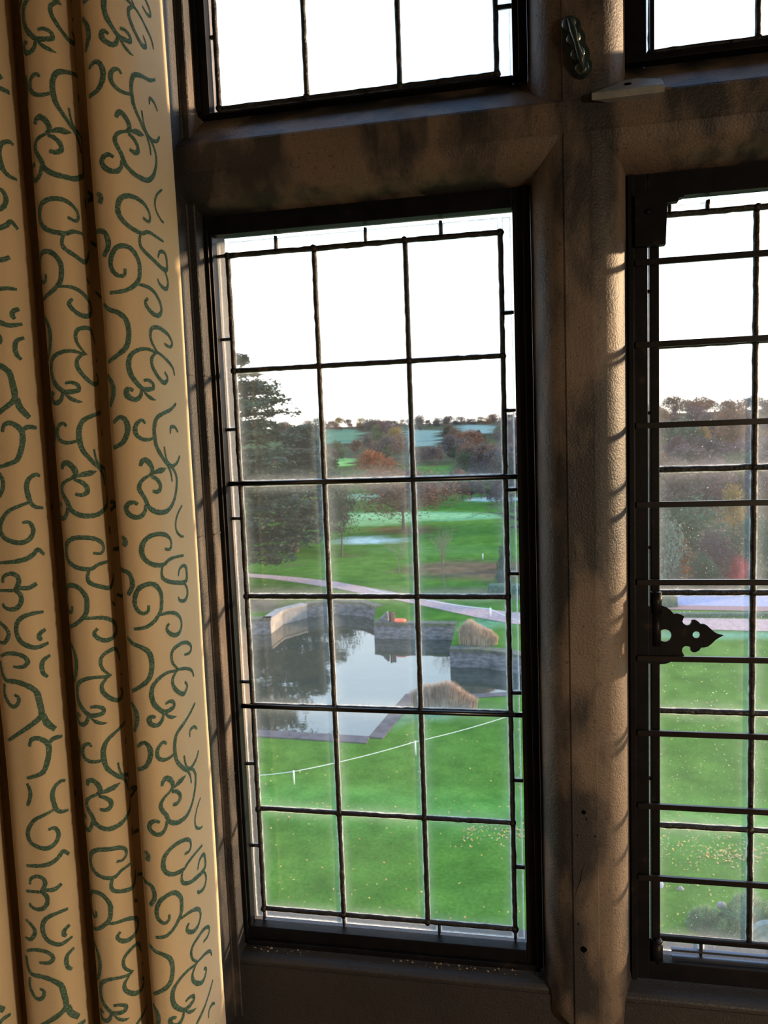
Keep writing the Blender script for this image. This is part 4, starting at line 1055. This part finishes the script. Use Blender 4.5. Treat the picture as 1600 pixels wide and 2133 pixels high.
# clipped hedges
def hedge(u0,u1,v,hpx,depth,label,m_,seed=1):
    a=hit(u0,v); b_=hit(u1,v); k=pxm(a); hh=hpx*k; d=(b_-a); n=max(8,int(d.length/.12)); nr=Vector((-d.y,d.x,0)).normalized()
    if nr.y<0: nr=-nr
    mb=MB(); vs=[]; prof_=[(0,0),(0,.5),(.02,.9),(.12,1),(.88,1),(.98,.9),(1,.5),(1,0)]
    for i in range(n+1):
        p=a+d*i/n
        for x_,z_ in prof_:
            q=noise.noise(Vector((i*.5,x_*3,z_*4+seed)))*.05*hh
            e_=1 if 0<i<n else .92
            vs.append(p+nr*depth*x_-nr*q+Vector((0,0,hh*z_*e_+q-.02)))
    m_n=len(prof_); fs=[(i*m_n+k_,i*m_n+k_+1,(i+1)*m_n+k_+1,(i+1)*m_n+k_) for i in range(n) for k_ in range(m_n-1)]+[tuple(range(m_n)),tuple(n*m_n+k_ for k_ in range(m_n))]
    mb.add(vs,fs,0,True); o=mb.build('clipped_hedge',m_); tag(o,label,'hedge')
HEDGE=mat('box_hedge',(.03,.075,.05),.95,0,stops=[(.35,(.015,.045,.03)),(.65,(.055,.12,.07))],scale=9,detail=5,bump=.8,bscale=14)
hedge(1017,1085,1239,19,1.0,'dark blue-green clipped box hedge at the right end of the left window path',HEDGE)
hedge(1330,1412,1266,26,1.3,'square clipped hedge above the iron hinge plate in the right window',HEDGE,3)
hedge(1405,1720,1286,8,.5,'long low hedge line along the pink path in the right window',HEDGE,5)

# ornamental grass clumps
def grass_clump(u,v,wpx,hpx,label,cols,n=2600,seed=1,dep=.6,name='grass_clump',cat='ornamental grass',shape=None,back=0):
    p=hit(u,v); k=pxm(p); W_=wpx*k; h=hpx*k; rd=random.Random(seed); mb=MB()
    for i in range(n):
        a=rd.uniform(0,2*math.pi); r=math.sqrt(rd.random()); x=W_/2*r*math.cos(a)*.88; y_=W_/2*r*math.sin(a)*dep
        top=h*(1-.45*r*r)*(.75+.3*noise.noise(Vector((x*1.5,y_*1.5,seed))))*1.15
        if shape: top*=shape(x/(W_/2))
        b0=Vector((x,y_,0)); o_=Vector((x,y_,0)).normalized()*rd.uniform(.02,.16)*W_*.35+Vector((rd.gauss(0,.05)*h,rd.gauss(0,.05)*h,0))
        w_=.006+.008*rd.random(); w_*=max(1,h*.9); s=Vector((-o_.y,o_.x,0)); s=s.normalized()*w_ if s.length>0 else Vector((w_,0,0))
        m_=b0+o_*.35+Vector((0,0,top*.65)); t_=b0+o_+Vector((0,0,top))
        mi=0 if rd.random()<.8 else 1
        mb.add([b0-s,b0+s,m_+s*.8,m_-s*.8,t_],[(0,1,2,3),(3,2,4)],mi)
    o=mb.build(name,cols,None,fix=False); o.location=p+Vector((0,back,0)); tag(o,label,cat); return o
TAN=leafmat('dry_tan_grass',(.40,.30,.22),.25,.3,4); TAN2=leafmat('pale_tan_grass',(.52,.42,.31),.2,.3,4)
grass_clump(994,1352,92,46,'upper tan grass clump standing on the pond wall',[TAN2,TAN],3600,2,.4,shape=lambda x:1.2-.45*x,back=.75)
grass_clump(926,1474,155,50,'lower tan grass clump on the near bank of the pond',[TAN,TAN2],3800,3,.42,shape=lambda x:1.2-.35*x)
grass_clump(982,1312,24,18,'small pale tuft just above the upper tan grass clump',[TAN2,TAN],500,4,.6)
# slate slab beside it
p=hit(995,1313); q=MB(); q.box((-.05,-.1,0),(.38,.12,.30)); o=q.build('slate_slab',mat('slate',(.12,.11,.20),.7),bevel=.02); o.location=p; o.rotation_euler=(0,.5,.2); tag(o,'purple-grey slate slab leaning behind the pale tuft','stone slab')
# marker post with orange float on the pond wall
p=hit(806,1297); k=pxm(p)
q=MB(); q.add([(-.52,0,0),(.05,0,0),(.05,.35,0),(-.52,.35,0),(.02,.05,.48),(.02,.30,.48)],[(0,1,4),(3,5,2),(0,4,5,3),(1,2,5,4),(0,3,2,1)]); o=q.build('stone_ramp',PWALL,bevel=.02); o.location=p+Vector((0,.05,.05)); tag(o,'small sloping grey-green stone wedge at the end of the curved pond wall','stone')
r_=empty('marker_post',tuple(p+Vector((.16,.05,.05)))); tag(r_,'short dark post with reddish board beside the orange float','post')
q=MB(); q.tube([(0,0,0),(0,0,.52)],.05,8); q.build('post',BARK,r_); q=MB(); q.box((.06,-.04,0),(.24,.02,.46)); o=q.build('board',mat('red_board',(.22,.09,.08),.8),r_,bevel=.01)
q=MB(); pts=[(.24*math.cos(i*math.pi/8),.16*math.sin(i*math.pi/8),.07) for i in range(17)]; q.tube(pts,.075,8); o=q.build('orange_float',mat('orange_plastic',(.85,.16,.07),.5)); o.location=p+Vector((.66,.0,.04)); tag(o,'orange float lying on the grass behind the pond wall','float')

# rope barriers
WHITE=mat('white_rope',(.75,.80,.78),.7); POSTW=mat('white_post',(.70,.76,.74),.6)
def rope(pts,label,posts):
    q=MB(); P=[]
    W3=[]
    for u,v,hg in pts:
        W3.append((u,v,hg))
    L3=[]
    for (u,v,vb) in pts:
        g=hit(u,vb); k=pxm(g); L3.append(Vector((g.x,g.y,g.z+(vb-v)*k)))
    for a,b_ in zip(L3,L3[1:]):
        for i in range(8):
            t_=i/8; s=a.lerp(b_,t_); s.z-=.10*4*t_*(1-t_)*.5; P.append(s)
    P.append(L3[-1]); q.tube(P,.0075*(1 if L3[0].y<30 else 2.2),5); o=q.build('barrier_rope',WHITE); tag(o,label,'rope')
    for (u,v,vb,lb) in posts:
        g=hit(u,vb); k=pxm(g); q=MB(); q.tube([(0,0,0),(0,0,(vb-v)*k)],.02 if g.y<30 else .04,6); o=q.build('barrier_post',POSTW); o.location=g; tag(o,lb,'post')
rope([(440,1616,1640),(613,1606,1634),(866,1544,1573),(1080,1484,1510),(1340,1420,1445)],'white rope strung low across the near lawn',
     [(613,1604,1634,'short white post of the near rope, left column of panes'),(866,1542,1573,'short white post of the near rope, middle column of panes')])
rope([(760,1225,1240),(880,1248,1262),(1022,1268,1287),(1100,1299,1318)],'thin white rope along the pink path',
     [(1022,1266,1287,'white post standing by the pink path'),(1006,1153,1166,'small white post far up the lawn beyond the brown bed')])

# foreground: rosemary mound, rocks, domed stone cover
ROS=[leafmat('rosemary_leaves',(.07,.20,.12),.4,.2,6),leafmat('pale_rosemary_tips',(.26,.36,.16),.3,.3,6)]
def bushy(u,v,wpx,hpx,label,seed,n=4200,dep=.7):
    p=hit(u,v); k=pxm(p); W_=wpx*k; h=hpx*k; rd=random.Random(seed); mb=MB()
    for i in range(n):
        a=rd.uniform(0,2*math.pi); el=math.asin(rd.random()); r=.72+.28*rd.random()+.16*noise.noise(Vector((math.cos(a)*2,math.sin(a)*2,el*2+seed)))
        d=Vector((math.cos(a)*math.cos(el),math.sin(a)*math.cos(el)*dep,math.sin(el)))
        b0=Vector((d.x*W_/2*r*.86,d.y*W_/2*r*.86,d.z*h*r*.86)); dd=(d+Vector((rd.gauss(0,.4),rd.gauss(0,.4),rd.gauss(0,.3)+.3))).normalized()
        ln=.055+.06*rd.random(); s=dd.cross(Vector((rd.gauss(0,1),rd.gauss(0,1),rd.gauss(0,1)))).normalized()*.0045
        mb.add([b0-s,b0+s,b0+dd*ln],[(0,1,2)],1 if (el>.75 and rd.random()<.55) or rd.random()<.22 else 0)
    # dark inner body
    vs=[];fs=[]
    for i in range(7):
        e_=i/6*math.pi/2
        for j in range(16):
            a=j*math.pi/8; r=.8+.14*noise.noise(Vector((math.cos(a)*2,math.sin(a)*2,e_*2+seed)))
            vs.append((math.cos(a)*math.cos(e_)*W_/2*r,math.sin(a)*math.cos(e_)*dep*W_/2*r,math.sin(e_)*h*r-.03))
    for i in range(6):
        for j in range(16): fs.append((i*16+j,i*16+(j+1)%16,(i+1)*16+(j+1)%16,(i+1)*16+j))
    mb.add(vs,fs,0,True)
    o=mb.build('rosemary_bush',ROS,None,fix=False); o.location=p; tag(o,label,'bush'); return o
bushy(1472,1935,82,52,'small grey-green bush on the lawn, bottom left part of the mound',1,5000)
bushy(1560,1945,130,98,'large grey-green bush on the lawn behind the domed stone',2,11000)
bushy(1520,1958,80,45,'low dark green bush in front of the large one',5,4000)
ROCK=mat('garden_rock',(.22,.20,.20),.9,0,stops=[(.3,(.14,.13,.13)),(.7,(.34,.32,.32))],scale=14,bump=.5,bscale=40)
def rock(u,v,wpx,hpx,label,seed,name='garden_rock',m_=ROCK,dz=0,cat='rock'):
    p=hit(u,v); k=pxm(p); rd=random.Random(seed); vs=[];fs=[]
    for i in range(8):
        e_=-math.pi/6+(i/7)*(math.pi/2+math.pi/6)
        for j in range(14):
            a=j*math.pi/7; r=1+.22*noise.noise(Vector((math.cos(a)*1.5,math.sin(a)*1.5,e_*2+seed)))
            vs.append((math.cos(a)*math.cos(e_)*wpx*k/2*r,math.sin(a)*math.cos(e_)*wpx*k/2*r*.8,math.sin(e_)*hpx*k*r))
    for i in range(7):
        for j in range(14): fs.append((i*14+j,i*14+(j+1)%14,(i+1)*14+(j+1)%14,(i+1)*14+j))
    q=MB(); q.add(vs,fs,0,True); o=q.build(name,m_,fix=True); o.location=p+Vector((0,0,dz)); tag(o,label,cat); return o
rock(1503,1920,20,8,'grey rock between the small and the large grey-green bush',1,dz=.30)
rock(1484,1937,11,14,'small pale yellowish stone at the foot of the grey-green bushes',2,m_=mat('pale_stone',(.42,.37,.25),.9))
rock(1478,1948,14,6,'flat brown stone in the grass before the bushes',6)
rock(1374,1846,16,12,'pale bluish stone on the lawn beside the casement stile',3,m_=mat('bluish_stone',(.34,.38,.46),.9))
rock(1418,1852,12,6,'small grey stone on the lawn right of the bluish one',4)
# domed headstone like slab
p=hit(1603,1990); k=pxm(p); q=MB(); out_=[(-36*k,0),(-36*k,44*k)]+[(36*k*math.cos(math.pi-i*math.pi/12),44*k+30*k*math.sin(math.pi-i*math.pi/12)) for i in range(1,12)]+[(36*k,44*k),(36*k,0)]
q.prism(out_,lambda a,b,t:(a,t,b),-.06,.06); o=q.build('domed_stone_slab',mat('lichened_stone',(.12,.16,.15),.9,0,stops=[(.3,(.08,.11,.10)),(.7,(.17,.22,.20))],scale=12),bevel=.01); o.location=p; tag(o,'round-topped grey-green stone slab at the bottom right corner of the view','stone slab')

# fallen leaves on the lawn: nobody could count them
rd=random.Random(5); mb=MB()
def leaf(u,v,mi):
    p=hit(u,v)
    if p is None or inpoly((p.x,p.y),PW) or (p.y<60 and min((Vector((p.x,p.y))-(Vector(PW[i]).lerp(Vector(PW[(i+1)%npw]),t/6))).length for i in range(npw) for t in range(6))<1.0): return
    s=rd.uniform(.014,.032)*(1 if p.y<20 else 1.4); a=rd.uniform(0,6.28); c_,s_=math.cos(a)*s,math.sin(a)*s
    zz=p.z+.012; mb.add([(p.x-c_,p.y-s_,zz),(p.x+s_*.6,p.y-c_*.6,zz+.012),(p.x+c_,p.y+s_,zz+.02),(p.x-s_*.6,p.y+c_*.6,zz+.008)],[(0,1,2,3)],mi)
for i in range(240): leaf(rd.uniform(1340,1720),rd.gauss(1768,22),rd.choice([0,0,1,2]))
for i in range(190): leaf(rd.gauss(1540,45),rd.gauss(1782,9),rd.choice([0,1,2]))
for i in range(200): leaf(rd.uniform(960,1110),rd.gauss(1735,12),rd.choice([0,1,2]))
for i in range(600): leaf(rd.uniform(500,1720),rd.uniform(1330,1980),rd.choice([0,0,1]))
mb.build('fallen_leaves',[mat('yellow_leaf',(.55,.42,.08),.8),mat('orange_leaf',(.50,.24,.07),.8),mat('tan_leaf',(.45,.33,.20),.8)],None,fix=False)
tag(bpy.data.objects['fallen_leaves'],'yellow and tan fallen leaves scattered over the lawn','leaves',kind='stuff')
for k in ('window_1','window_2','window_3','window_4'): bpy.data.objects[k]['kind']='structure'
